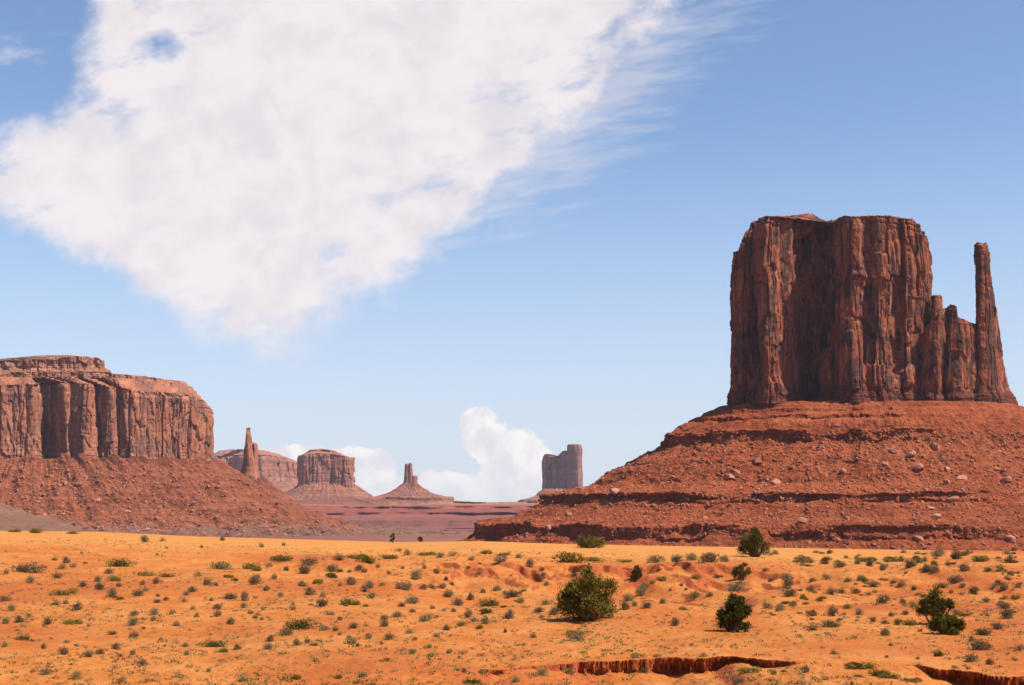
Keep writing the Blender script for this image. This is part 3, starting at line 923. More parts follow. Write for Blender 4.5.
make_cliff('caprock', [(X, Dp + 0.22 * (X - 100)) for X, Dp in [(-150, 60), (-140, 24), (-40, 16), (20, 14), (60, 16), (110, 18), (146, 26), (166, 36), (174, 52), (170, 90), (120, 130), (-60, 140)]], D2, 132.0,
           ip([-170, 110, 112, 150, 172, 184], [143, 143, 141.5, 139.5, 138, 135.5]), 115, 900, 40, [(9, 1.6, 20, 0.8), (3.4, 0.9, 8, 0.5)], M_CAP, mesa, rag=0.8, cap=(20, 1.0), bed=0.6, root=mesa_root, cap_rows=14, cap_noise=0.4, fine=0.4)
make_cliff('caprock', [(X, Dp + 0.22 * (X - 100)) for X, Dp in [(-150, 70), (-140, 36), (-40, 30), (20, 26), (60, 22), (86, 26), (98, 36), (102, 52), (96, 90), (60, 125), (-60, 130)]], D2, 139.0,
           ip([-150, 30, 60, 90, 98, 107], [156, 155.0, 157.0, 158.5, 158, 155.5]), 119, 800, 50, [(8, 1.6, 20, 0.8), (3.0, 0.9, 8, 0.5)], M_CAP, mesa, rag=0.9, cap=(18, 1.2), bed=0.9, flare=4.0, flare_h=8, root=mesa_root, cap_rows=14, cap_noise=0.5, fine=0.4)
mesa_prof = [(-16, -2), (0, 0), (6, 3), (7, 4.5), (14, 8), (15, 9.5), (32, 20), (33, 22), (62, 40), (63.5, 42), (90, 54), (115, 62), (150, 68), (210, 74), (330, 81), (420, 84)]
mesa_talus_o, mesa_talus_P = make_talus('talus_slope', 20, 46, 188, 96, mesa_prof, 53.5, D2, 107, 1100, 260, M_TALUS_L, mesa, mesa_root, gully=6.0, fine=1.4, ledge_wob=5.0, power=3.0, lump=3.6, terr=1.3, heap=6.0)
make_talus('scree_fan', -48, -92, 6, 6, [(-5, 0), (4, 2), (45, 24), (85, 43), (125, 55), (190, 66), (300, 84)], 56.0, D2, 111, 300, 120, M_SCREE, mesa, mesa_root, gully=1.0, fine=0.4, ledge_wob=1.0, power=2.0, lump=1.0)

# ------------------------------------------------------------------ lone spire on its cone
D3 = 2900.0
sp_root = root_at(250, 505, D3)
spire = thing('lone_spire', sp_root, 'slim leaning rock spire on a wide red cone beside the long mesa', 'rock spire', 'sandstone buttes and mesas')
make_cliff('spire', [(243, 9), (242, 2), (244.5, -6), (249.5, -8), (254.5, -5), (257, 3), (255, 9), (249, 12)], D3, 34.0, 86.0, 141, 360, 200, [(5, 0.8, 22, 0.9), (2.2, 0.4, 9, 0.5)], M_LEFT, spire,
           cap=(2, 1.5), bed=0.4, flare=1.6, flare_h=10, edge=lr([0, 0.3, 0.6, 0.85, 1], [-2.5, 0.2, 2.2, 4.2, 6.6], [3.0, 0.6, -3.2, -5.6, -9.0]), edge_pow=1.2, root=sp_root, cap_rows=8, cap_noise=0.2, lip=0.1, fine=0.3)
make_cliff('pinnacle', [(252, 6), (251, 1), (254.5, -4), (258, 0), (258.5, 6), (255, 9)], D3, 34.0, 71.0, 143, 140, 120, [(2.5, 0.4, 12, 0.5)], M_LEFT, spire, cap=(1, 1), bed=0.3, flare=1, flare_h=8, rag=0.8, edge=lr([0, 1], [0, 1.5], [0.5, -1.5]), edge_pow=1.2,
           root=sp_root, cap_rows=6, cap_noise=0.2, lip=0.1, fine=0.3)
make_talus('talus_slope', 250, 4, 12, 9, [(-8, -2), (0, 0), (10, 8), (11, 10), (28, 22), (29, 24), (45, 33), (46, 35.5), (64, 42), (90, 51), (130, 58), (170, 61)], 38.0, D3, 145, 700, 200, M_TALUS_L, spire, sp_root,
           gully=1.6, fine=0.5, ledge_wob=2.2, power=2.0, lump=0.8)

# ------------------------------------------------------------------ distant buttes
far_scales = [(9, 1.0, 40, 1.0), (4, 0.55, 16, 0.7), (1.8, 0.25, 8, 0.4)]
D4 = 5200.0
bl_root = root_at(322, 495, D4)
block = thing('block_butte', bl_root, 'broad square hazy butte with a low peaked top near the lone spire', 'butte', 'sandstone buttes and mesas')
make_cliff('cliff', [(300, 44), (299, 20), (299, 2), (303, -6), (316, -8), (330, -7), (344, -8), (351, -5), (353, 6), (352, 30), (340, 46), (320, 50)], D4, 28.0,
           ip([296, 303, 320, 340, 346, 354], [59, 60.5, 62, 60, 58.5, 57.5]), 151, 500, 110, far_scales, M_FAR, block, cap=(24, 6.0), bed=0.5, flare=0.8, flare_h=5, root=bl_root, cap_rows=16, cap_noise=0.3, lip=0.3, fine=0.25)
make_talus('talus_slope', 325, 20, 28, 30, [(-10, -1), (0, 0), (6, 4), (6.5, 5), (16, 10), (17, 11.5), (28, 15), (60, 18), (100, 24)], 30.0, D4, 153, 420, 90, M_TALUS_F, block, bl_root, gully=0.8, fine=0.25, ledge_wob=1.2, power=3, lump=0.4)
D5 = 6400.0
bm_root = root_at(255, 490, D5)
back = thing('shadowed_mesa', bm_root, 'bluish flat topped mesa standing behind the lone spire', 'mesa', 'sandstone buttes and mesas')
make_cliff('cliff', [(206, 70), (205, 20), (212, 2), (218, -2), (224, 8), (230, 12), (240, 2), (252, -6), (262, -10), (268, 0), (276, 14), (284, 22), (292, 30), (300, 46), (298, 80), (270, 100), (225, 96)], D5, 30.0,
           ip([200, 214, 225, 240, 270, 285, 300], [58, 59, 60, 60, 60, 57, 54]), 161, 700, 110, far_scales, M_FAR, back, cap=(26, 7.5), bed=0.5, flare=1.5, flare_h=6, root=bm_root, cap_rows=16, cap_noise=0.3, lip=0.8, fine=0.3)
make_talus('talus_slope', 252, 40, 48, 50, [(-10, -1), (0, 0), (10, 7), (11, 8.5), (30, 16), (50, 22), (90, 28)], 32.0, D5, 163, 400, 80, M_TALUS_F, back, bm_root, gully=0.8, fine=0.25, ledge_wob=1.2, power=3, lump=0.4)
D6 = 5800.0
tb_root = root_at(410, 497, D6)
throne = thing('throne_butte', tb_root, 'small twin pointed rock tower on a stepped purple pedestal on the skyline', 'rock spire', 'sandstone buttes and mesas')
make_cliff('spire', [(404.5, 6), (404.3, 0), (406, -3), (408, -3), (409, 1), (408.5, 6)], D6, 29.0, 51.0, 171, 140, 90, [(2.2, 0.3, 14, 0.5)], M_FAR, throne, cap=(1, 0.6), bed=0.2, flare=0.6, flare_h=5,
           edge=lr([0, 0.6, 1], [-0.5, 0.4, 1.2], [0.6, -0.4, -1.4]), root=tb_root, cap_rows=6, cap_noise=0.15, lip=0.1, fine=0.2)
make_cliff('spire', [(408, 6), (407.6, 0), (409.5, -3.5), (412, -3), (413, 1), (412, 6)], D6, 29.0, 51.5, 173, 140, 90, [(2.2, 0.3, 14, 0.5)], M_FAR, throne, cap=(1, 0.6), bed=0.2, flare=0.6, flare_h=5,
           edge=lr([0, 0.6, 1], [-0.3, 0.6, 1.4], [0.6, -0.4, -1.0]), root=tb_root, cap_rows=6, cap_noise=0.15, lip=0.1, fine=0.2)
make_cliff('spire', [(411.5, 6), (411.5, 0), (413.5, -3), (416.5, -2), (417.3, 2), (416, 7)], D6, 27.0, 39.0, 175, 140, 60, [(2.2, 0.3, 10, 0.5)], M_FAR, throne, cap=(1, 0.6), bed=0.2, flare=0.4, flare_h=4,
           root=tb_root, cap_rows=6, cap_noise=0.15, lip=0.1, fine=0.2)
make_talus('talus_slope', 410, 2, 7, 7, [(-5, -1), (0, 0), (6, 5), (11, 7), (11.5, 8.4), (22, 12), (34, 14), (36.5, 14.3), (36.3, 17.0), (60, 20), (75, 21)], 31.0, D6, 177, 420, 120, M_TALUS_F, throne, tb_root,
           gully=0.5, fine=0.2, ledge_wob=1.3, power=2.0, lump=0.3)
D7 = 6500.0
cb_root = root_at(562, 495, D7)
castle = thing('castle_butte', cb_root, 'hazy blue butte with a jagged wall and one taller square tower beside the great talus', 'butte', 'sandstone buttes and mesas')
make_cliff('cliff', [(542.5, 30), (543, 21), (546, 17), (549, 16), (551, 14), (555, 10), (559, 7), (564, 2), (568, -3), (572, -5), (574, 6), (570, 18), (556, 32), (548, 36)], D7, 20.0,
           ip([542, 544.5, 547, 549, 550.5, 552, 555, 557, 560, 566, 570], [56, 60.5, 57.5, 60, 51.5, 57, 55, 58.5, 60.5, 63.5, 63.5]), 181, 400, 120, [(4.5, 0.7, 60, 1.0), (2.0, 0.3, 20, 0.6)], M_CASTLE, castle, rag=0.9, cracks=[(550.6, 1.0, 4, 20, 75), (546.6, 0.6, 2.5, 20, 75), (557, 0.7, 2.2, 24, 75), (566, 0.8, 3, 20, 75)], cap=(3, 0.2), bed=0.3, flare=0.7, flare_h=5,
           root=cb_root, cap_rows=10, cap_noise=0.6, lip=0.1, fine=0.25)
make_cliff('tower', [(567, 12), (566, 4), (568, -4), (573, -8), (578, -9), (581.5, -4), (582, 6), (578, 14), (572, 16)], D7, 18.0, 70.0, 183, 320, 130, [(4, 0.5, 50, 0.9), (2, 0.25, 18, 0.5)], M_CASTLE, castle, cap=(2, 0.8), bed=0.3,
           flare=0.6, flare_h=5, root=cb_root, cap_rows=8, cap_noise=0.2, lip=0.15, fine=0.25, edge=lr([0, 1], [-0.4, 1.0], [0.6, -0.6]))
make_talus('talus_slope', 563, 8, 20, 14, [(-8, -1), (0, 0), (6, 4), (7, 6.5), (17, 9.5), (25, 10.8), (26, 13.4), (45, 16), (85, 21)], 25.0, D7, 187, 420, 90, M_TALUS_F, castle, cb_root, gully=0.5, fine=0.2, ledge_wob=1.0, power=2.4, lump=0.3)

# ------------------------------------------------------------------ boulders and rubble on the slopes
def ico(sub):
    import bmesh
    bm = bmesh.new()
    bmesh.ops.create_icosphere(bm, subdivisions=sub, radius=1.0)
    v = np.array([p.co[:] for p in bm.verts])
    f = np.array([[q.index for q in p.verts] for p in bm.faces])
    bm.free()
    return v, f


def rock_shape(sub, seed):
    v, f = ico(sub)
    rs = np.random.RandomState(seed)
    p = v.copy()
    for _ in range(7):                                      # flat broken faces
        n = rs.normal(size=3)
        n /= np.linalg.norm(n)
        c = rs.uniform(0.45, 0.8)
        d = p @ n
        p -= np.outer(np.clip(d - c, 0, None), n)
    p *= (1 + 0.12 * fbm(v[:, 0] * 1.6 + seed, v[:, 1] * 1.6, v[:, 2] * 1.6, 3, seed))[:, None]
    p *= rs.uniform(0.7, 1.15, 3)
    return p, f


rng = np.random.RandomState(12)
boulder_meshes = []
for i in range(9):
    p, f = rock_shape(3 if i < 3 else 2, 300 + i)
    me = mesh_arrays('boulder', p, f, smooth=False)
    me.materials.append(M_BOULDER)
    boulder_meshes.append(me)


def project(p):
    x, y, z = p[..., 0], p[..., 1], p[..., 2]
    dpt = CP * y + SP * z
    upc = -SP * y + CP * z
    return 512 + F * x / dpt, H_IMG / 2 - F * upc / dpt


def slope_spots(P, root, n, seed, vlo, vhi, xlim, front_only=True):
    V, U = P.shape[:2]
    rs = np.random.RandomState(seed)
    out = []
    while len(out) < n:
        v, u = rs.randint(int(vlo * V), int(vhi * V)), rs.randint(0, U)
        p = P[v, u] + np.array(root)
        if front_only and p[1] > root[1] + 20:
            continue
        x, y = project(p)
        if xlim[0] < x < xlim[1]:
            out.append((p, x, y))
    return out


def add_boulder(p, size, rs, label, group):
    o = bpy.data.objects.new('boulder', boulder_meshes[rs.randint(3 if size < 3 else 0, 9)])
    COL.objects.link(o)
    s = size * rs.uniform(0.8, 1.2, 3)
    s[2] *= 0.8
    o.scale = s * 0.5
    o.rotation_euler = (rs.uniform(-0.4, 0.4), rs.uniform(-0.4, 0.4), rs.uniform(0, 6.28))
    o.location = (p[0], p[1], p[2] + s[2] * 0.14)
    tag(o, label, 'boulder', group)


rs = np.random.RandomState(77)
for p, x, y in slope_spots(talus_P, butte_root, 165, 31, 0.30, 0.90, (540, 1023)):
    size = 2.4 + 9.0 * rs.rand() ** 5
    right = x > 800
    add_boulder(p, size, rs, 'reddish boulder lying on the rubbly talus flank under the thumb spire' if right else 'reddish boulder lying among the talus ledges of the great butte',
                'boulders under the thumb spire' if right else 'boulders on the talus ledges')
# the few large blocks one can tell apart
V_, U_ = talus_P.shape[:2]


def nearest_on(P, root, px, py):
    q = P + np.array(root)
    X, Y = project(q)
    d = (X - px) ** 2 + (Y - py) ** 2 + np.where(q[..., 1] > root[1], 1e6, 0)
    i = np.unravel_index(np.argmin(d), d.shape)
    return q[i]


for (px, py, w, lab) in [(737, 474, 11, 'big blocky boulder with a pale top on the slope between two ledges'),
                         (953, 501, 12, 'wide pale rounded boulder on the lower rubble slope'),
                         (996, 470, 9, 'pale boulder at the upper rubble slope, uppermost of the three pale blocks'),
                         (918, 540, 11, 'long pale flat boulder lying near the foot of the great talus'),
                         (1003, 472, 8, 'small pale block beside the uppermost pale boulder'),
                         (548, 529, 9, 'pale angular block fallen below the bottom ledge of the great butte'),
                         (848, 543, 9, 'light boulder at the foot of the talus by the sand')]:
    q = nearest_on(talus_P, butte_root, px, py)
    add_boulder(q, w * q[1] / F, rs, lab, None)
for p, x, y in slope_spots(mesa_talus_P, mesa_root, 90, 33, 0.12, 0.62, (2, 330)):
    add_boulder(p, 4.0 + 14.0 * rs.rand() ** 5, rs, 'reddish boulder on the rubble slope below the long mesa', 'boulders below the long mesa')


def rubble(name, P, root, n, seed, lo, hi, vlo, vhi, xlim, label):
    spots = slope_spots(P, root, n, seed, vlo, vhi, xlim)
    shapes = [rock_shape(1, 500 + i) for i in range(12)]
    rs = np.random.RandomState(seed + 1)
    VV, FF, base = [], [], 0
    for p, x, y in spots:
        v, f = shapes[rs.randint(12)]
        s = (lo + (hi - lo) * rs.rand() ** 2.5) * 0.5
        a = rs.uniform(0, 6.28)
        c, si = math.cos(a), math.sin(a)
        w = v @ np.array([[c, -si, 0], [si, c, 0], [0, 0, 0.8]]) * s + p - np.array(root)
        VV.append(w)
        FF.append(f + base)
        base += len(v)
    o = link(name, mesh_arrays(name, np.vstack(VV), np.vstack(FF), smooth=False), M_RUBBLE, None, root)
    tag(o, label, 'rubble', kind='stuff')


rubble('talus_rubble', talus_P, butte_root, 10000, 41, 1.0, 4.2, 0.26, 0.95, (500, 1030), 'loose broken rock strewn over the talus of the great butte')
rubble('mesa_rubble', mesa_talus_P, mesa_root, 5200, 43, 2.2, 9.0, 0.06, 0.70, (-5, 360), 'loose broken rock strewn over the slopes of the long mesa')

# ------------------------------------------------------------------ plants
M_SAGE = leaf_material('sage_leaf', (0.135, 0.092, 0.046), (0.255, 0.180, 0.090), (0.30, 0.19, 0.09))
M_BRUSH = leaf_material('dark_brush_leaf', (0.085, 0.055, 0.035), (0.15, 0.105, 0.06), (0.20, 0.12, 0.07))
M_GREEN = leaf_material('green_shrub_leaf', (0.090, 0.078, 0.014), (0.195, 0.155, 0.028), (0.25, 0.14, 0.035))
M_OLIVE = leaf_material('olive_shrub_leaf', (0.125, 0.085, 0.016), (0.24, 0.150, 0.030), (0.30, 0.14, 0.04))
M_PALE = leaf_material('pale_tussock_leaf', (0.155, 0.130, 0.045), (0.265, 0.215, 0.085), (0.30, 0.18, 0.07))
M_TAN = leaf_material('dry_tussock_leaf', (0.26, 0.150, 0.060), (0.38, 0.22, 0.09), (0.40, 0.20, 0.07))
M_JUNIPER = leaf_material('juniper_leaf', (0.050, 0.046, 0.009), (0.145, 0.118, 0.020), (0.19, 0.11, 0.034))
M_BARK = rock_material('juniper_bark', (0.10, 0.060, 0.038), (0.15, 0.095, 0.06))
M_TWIG = rock_material('shrub_twig', (0.12, 0.070, 0.042), (0.18, 0.115, 0.075))


def leaves(pts, dirs, length, width, rs):
    n = len(pts)
    a = dirs + rs.normal(0, 0.45, (n, 3))
    a /= np.linalg.norm(a, axis=1)[:, None]
    b = np.cross(a, rs.normal(size=(n, 3)))
    b /= np.linalg.norm(b, axis=1)[:, None] + 1e-9
    l = (length * rs.uniform(0.6, 1.4, n))[:, None]
    w = (width * rs.uniform(0.6, 1.4, n))[:, None]
    v = np.stack([pts - a * l * 0.5 - b * w * 0.3, pts - a * l * 0.5 + b * w * 0.3, pts + a * l * 0.15 + b * w * 0.5, pts + a * l * 0.6, pts + a * l * 0.15 - b * w * 0.5], 1)
    # two faces per leaf as quads sharing points (kite)
    idx = np.arange(n)[:, None] * 5
    f = np.concatenate([idx + np.array([[0, 1, 2, 4]]), idx + np.array([[2, 3, 4, 4]])], 0)
    f = f[:n]                                               # main quad
    tip = idx + np.array([[2, 3, 4]])
    return v.reshape(-1, 3), f, tip


def leaf_mesh(name, pts, dirs, length, width, rs, mat):
    v, f, tip = leaves(pts, dirs, length, width, rs)
    tri = np.concatenate([f[:, [0, 1, 2]], f[:, [0, 2, 3]], tip], 0)
    me = mesh_arrays(name, v, tri, smooth=False)
    me.materials.append(mat)
    return me


def tube_arrays(pts, rad, sides=6):
    pts = np.array(pts, float)
    n = len(pts)
    V = []
    for i in range(n):
        t = pts[min(i + 1, n - 1)] - pts[max(i - 1, 0)]
        t /= np.linalg.norm(t) + 1e-9
        a = np.cross(t, [0.3, 1, 0.2])
        a /= np.linalg.norm(a)
        b = np.cross(t, a)
        for k in range(sides):
            th = 2 * math.pi * k / sides
            V.append(pts[i] + rad[i] * (a * math.cos(th) + b * math.sin(th)))
    return np.array(V), grid_faces(n, sides, True)


def tubes_mesh(name, tubes, mat, sides=6):
    VV, FF, base = [], [], 0
    for p, r in tubes:
        v, f = tube_arrays(p, r, sides)
        VV.append(v)
        FF.append(f + base)
        base += len(v)
    me = mesh_arrays(name, np.vstack(VV), np.vstack(FF))
    me.materials.append(mat)
    return me


def shrub_protos(name, mat, n_proto, n_leaf, tall, llen, lwid, lump, seed, gap=0.0):
    """rounded shrub of unit half-width: uneven dome of leaf sprays, with twigs at its foot"""
    out = []
    for k in range(n_proto):
        rs = np.random.RandomState(seed + k)
        nl = rs.randint(4, 8)
        cs = np.stack([rs.uniform(-0.48, 0.48, nl), rs.uniform(-0.45, 0.45, nl), rs.uniform(0.1, 0.5, nl) * tall], 1)
        cs[:, :2] *= 0.85
        cs[0] = (0, 0, 0.25 * tall)
        if 'tussock' in name:
            cs[:, :2] *= 0.72
        rr = rs.uniform(0.42, 0.66, nl) * (1 - lump * rs.rand(nl))
        pts, dirs = [], []
        for c, r in zip(cs, rr):
            m = int(n_leaf / nl)
            d = rs.normal(size=(m, 3))
            d /= np.linalg.norm(d, axis=1)[:, None]
            q = rs.rand(m)[:, None] ** 0.45
            p = c + d * q * np.array([r, r, r * tall * 1.15])
            if gap:
                keep = fbm(p[:, 0] * 4, p[:, 1] * 4, p[:, 2] * 4, 2, seed + k) > -gap
                p, d = p[keep], d[keep]
            ok = p[:, 2] > -0.02
            pts.append(p[ok])
            dirs.append((d * 0.6 + np.array([0, 0, 0.7]))[ok])
        pts, dirs = np.vstack(pts), np.vstack(dirs)
        fol = leaf_mesh('foliage', pts, dirs, llen, lwid, rs, mat)
        tw = []
        for c in cs:
            tw.append(([(c[0] * 0.15, c[1] * 0.15, -0.06), (c[0] * 0.6, c[1] * 0.6, c[2] * 0.5), (c[0] * 1.1, c[1] * 1.1, c[2] + 0.15 * tall)], [0.035, 0.025, 0.012]))
        out.append((fol, tubes_mesh('stems', tw, M_TWIG, 5)))
    return out


PROTO = {
    'S': shrub_protos('sagebrush', M_SAGE, 6, 2200, 0.85, 0.10, 0.034, 0.3, 1000, 0.15),
    'D': shrub_protos('sagebrush', M_BRUSH, 4, 1600, 0.9, 0.11, 0.034, 0.4, 1100, 0.1),
    'G': shrub_protos('green_shrub', M_GREEN, 5, 3000, 0.62, 0.075, 0.034, 0.3, 1200, 0.15),
    'O': shrub_protos('green_shrub', M_OLIVE, 5, 2400, 0.62, 0.075, 0.032, 0.4, 1300, 0.1),
    'L': shrub_protos('grass_tussock', M_PALE, 5, 1500, 0.75, 0.13, 0.028, 0.3, 1400, 0.1),
    'T': shrub_protos('grass_tussock', M_TAN, 4, 1100, 0.6, 0.14, 0.026, 0.3, 1500, 0.05),
}
NAME = {'S': 'sagebrush', 'D': 'sagebrush', 'G': 'green_shrub', 'O': 'green_shrub', 'L': 'grass_tussock', 'T': 'grass_tussock'}
CAT = {'S': 'sagebrush', 'D': 'sagebrush', 'G': 'shrub', 'O': 'shrub', 'L': 'tussock', 'T': 'tussock'}
LOOK = {'S': 'grey sagebrush clump', 'D': 'dark brown scrubby clump', 'G': 'low green spreading shrub', 'O': 'olive yellow straggly shrub', 'L': 'pale green tussock', 'T': 'dry tan tussock'}

RGRID = np.concatenate([np.arange(52, 110, 0.12), np.arange(110, 262, 0.4)])


def on_ground(px, py):
    """where the line of sight through this spot of the photograph meets the ground"""
    up = (H_IMG / 2 - py) / F
    den = CP - SP * up
    a, sl = (px - 512) / F / den, (SP + CP * up) / den
    z = ground_z(a * RGRID, RGRID)
    below = sl * RGRID <= z
    i = int(np.argmax(below)) if below.any() else len(RGRID) - 25
    y = RGRID[i]
    return np.array([a * y, y, float(ground_z(a * y, y))])


# shrubs read off four enlarged quarters of the desert: (x, foot, width, sort) in units of the enlargement
TILES = {0: """45 48 60 O;145 52 70 O;285 55 60 O;565 88 50 L;640 85 40 T;875 82 30 D;110 212 130 S;22 215 25 D;115 250 45 S;222 230 55 S;255 172 35 S;240 195 35 L;288 187 32 S;460 187 120 G;430 213 45 S;
445 240 60 G;560 222 110 O;645 225 95 O;618 140 20 L;655 112 18 L;793 110 22 L;320 133 22 L;870 195 130 L;900 230 50 G;925 240 30 G;985 195 75 G;775 225 45 T;810 258 40 S;848 260 35 D;1000 255 60 S;
240 298 110 O;290 290 60 O;325 265 40 S;380 245 40 S;385 275 65 S;220 335 40 S;257 332 40 S;297 357 48 D;40 360 48 L;15 320 40 S;70 405 50 S;440 305 50 S;470 315 40 G;545 300 50 S;570 283 35 L;563 257 35 S;613 252 40 S;465 265 25 D;
620 327 35 S;618 303 28 D;650 318 30 S;675 368 35 L;720 325 45 T;735 298 32 S;755 285 60 S;758 355 30 L;770 382 28 L;830 320 30 D;900 312 60 S;960 318 45 S;960 347 40 L;985 370 35 L;855 352 50 S;855 382 40 D;905 412 48 L;693 417 42 S;
525 377 50 S;525 415 62 S;605 375 40 S;602 398 40 L;563 430 25 D;525 466 50 D;280 412 95 G;190 412 55 D;347 420 24 D;80 475 85 G;15 500 40 L;168 508 35 D;245 533 48 D;297 497 25 D;345 540 45 S;387 530 45 D;455 510 45 D;520 532 42 L;470 540 40 D;
560 575 60 S;180 610 60 S;840 500 110 G;875 522 45 G;930 512 45 S;730 500 40 L;735 533 35 L;20 410 50 L;110 385 30 L;130 600 40 T;300 628 50 L;480 640 40 L;700 620 45 T;950 640 70 L;820 600 40 L""",
250: """45 108 25 L;133 102 25 L;90 160 75 O;130 165 85 G;20 200 75 G;352 160 70 S;290 160 20 L;420 155 100 G;460 170 85 G;540 155 80 O;585 125 40 T;695 140 100 G;620 140 50 T;750 150 40 L;800 142 60 T;925 135 75 O;990 142 60 O;870 160 40 L;905 175 25 G;985 172 60 S;
225 180 80 S;145 200 40 S;207 213 55 S;315 205 55 S;320 228 55 G;345 205 40 O;430 200 40 S;450 208 30 D;503 190 30 L;600 195 30 L;545 215 28 L;735 213 35 D;685 193 28 L;650 235 55 S;200 262 60 S;268 252 62 G;92 235 40 S;65 280 45 S;20 250 60 S;393 258 55 S;352 262 25 L;
470 270 60 S;450 285 45 D;480 310 48 L;517 262 38 L;605 277 60 S;680 276 32 S;715 270 30 S;755 270 38 S;795 258 40 L;770 240 30 S;118 305 38 S;230 297 50 S;285 305 40 L;280 342 65 S;380 335 80 G;420 335 45 G;457 342 30 O;315 375 58 L;350 395 30 D;595 342 40 D;640 330 65 S;775 305 60 S;
865 318 40 S;720 350 30 L;640 365 45 L;765 360 30 L;820 338 60 S;805 362 35 D;945 340 120 G;1010 298 35 S;970 282 60 L;915 288 45 L;195 432 160 G;140 455 60 S;80 480 48 S;72 510 50 S;290 435 45 S;333 438 30 S;185 495 45 S;225 485 28 D;410 428 45 S;353 455 28 L;455 420 35 T;
528 395 45 S;580 383 60 L;530 420 45 S;630 448 48 L;690 400 60 S;735 385 30 L;770 435 50 S;855 385 50 S;880 402 35 S;930 410 45 S;930 370 70 G;835 418 55 L;1010 388 30 S;900 430 45 O;735 462 45 L;650 475 30 L;550 472 50 S;465 470 40 S;400 490 55 S;425 500 30 S;640 530 50 L;705 505 35 L;
715 540 45 L;785 527 40 L;180 630 50 G;50 355 30 L;45 395 28 L;170 335 25 L;170 355 25 L;440 620 60 L;870 645 100 G;840 600 30 D;350 625 40 G;930 600 30 G;560 600 40 T;260 560 40 L""",
500: """260 168 180 O;370 165 100 O;490 168 90 O;620 168 110 L;700 168 60 S;760 160 80 L;830 170 90 S;890 165 60 S;115 188 42 S;10 172 25 G;20 140 40 O;75 150 40 L;165 200 25 D;290 225 30 D;170 240 35 S;185 262 30 L;637 243 45 G;775 235 75 O;855 230 40 D;715 262 25 D;735 278 25 D;670 283 20 D;808 262 18 D;
560 300 60 L;565 280 70 L;600 255 30 L;50 305 75 S;95 282 35 G;15 345 30 G;80 328 40 S;178 335 40 S;155 365 60 S;40 390 55 S;215 375 50 S;165 385 30 L;505 320 50 S;530 340 35 S;490 355 45 S;583 348 42 S;640 330 40 S;770 310 60 L;825 305 40 S;925 280 80 S;950 265 40 S;720 355 45 O;690 418 52 S;655 380 20 L;
300 455 85 G;300 478 80 S;130 465 30 D;20 445 30 D;755 498 25 L;570 605 50 S;535 585 40 L;985 605 90 G;940 645 50 S;165 615 60 L;270 610 70 L;60 640 60 L;620 590 60 T;800 600 60 T""",
764: """155 165 70 S;245 160 55 G;245 175 50 S;305 185 60 S;370 175 40 L;405 165 95 G;520 165 100 G;420 185 35 S;470 190 40 S;575 190 50 S;610 170 45 L;635 165 40 L;690 145 50 S;755 155 65 S;805 135 35 L;670 175 40 G;855 165 70 G;960 135 40 L;975 170 70 S;985 115 40 L;790 205 65 S;640 210 60 S;680 212 40 S;
887 205 38 S;930 200 45 T;562 213 25 D;705 268 65 G;755 250 60 S;785 270 35 L;742 290 30 S;830 295 60 S;880 325 35 S;925 255 35 S;945 280 40 S;975 220 30 S;1005 270 40 S;950 350 60 S;960 390 80 S;85 240 60 L;95 262 50 S;25 245 35 S;195 245 30 S;250 235 50 T;330 245 50 L;385 240 40 S;435 265 60 S;512 250 32 G;
540 268 35 S;590 280 35 S;110 305 60 S;155 312 40 L;190 285 30 S;265 295 60 S;305 290 35 S;120 342 45 L;60 360 45 S;15 350 40 S;470 330 50 S;548 330 35 S;590 345 35 S;330 350 60 L;375 375 50 L;315 375 30 L;195 380 50 S;270 380 55 S;262 422 95 S;432 402 40 S;475 410 35 S;500 380 40 S;480 455 65 L;525 415 35 S;
560 375 35 S;575 415 70 G;760 375 35 S;800 380 60 O;860 455 70 S;930 432 50 S;820 480 40 S;855 515 115 S;1010 515 35 S;695 538 50 G;825 560 50 S;990 555 35 L;895 572 40 D;195 435 55 S;500 498 20 D;390 590 120 G;460 618 80 G;500 625 70 G;590 640 90 G;245 632 45 L;170 600 40 S;80 598 30 G;755 638 30 S;40 610 40 L"""}

# the junipers: column, foot, width and height in the photograph, seed, label
JUNIPERS = [
    (590, 620, 62, 50, 1, 'big rounded juniper with gnarled branches and a shadow on bare sand', 26),
    (733, 632, 38, 40, 2, 'upright ragged juniper growing near the cut bank of the wash', 18),
    (936, 624, 36, 33, 3, 'leaning juniper with a bushy skirt beside grey sagebrush on the open flat', 16),
    (755, 557, 39, 31, 4, 'dark dense juniper on the bank rim in front of the talus ledge', 18),
    (743, 580, 21, 17, 5, 'small round juniper just below the dark dense juniper on the rim', 18),
    (636, 582, 14, 15, 6, 'small round juniper standing in the hollow behind the big juniper', 16),
    (590, 548, 32, 13, 7, 'wide low juniper thicket at the foot of the bottom ledge', 12),
    (948, 634, 34, 18, 8, 'low spreading bush huddled against the leaning juniper', 20),
    (393, 543, 8, 12, 9, 'tiny thin tree on the sand crest below the throne butte', 6),
    (421, 542, 10, 8, 10, 'tiny round green bush on the sand crest beside the thin tree', 5),
]


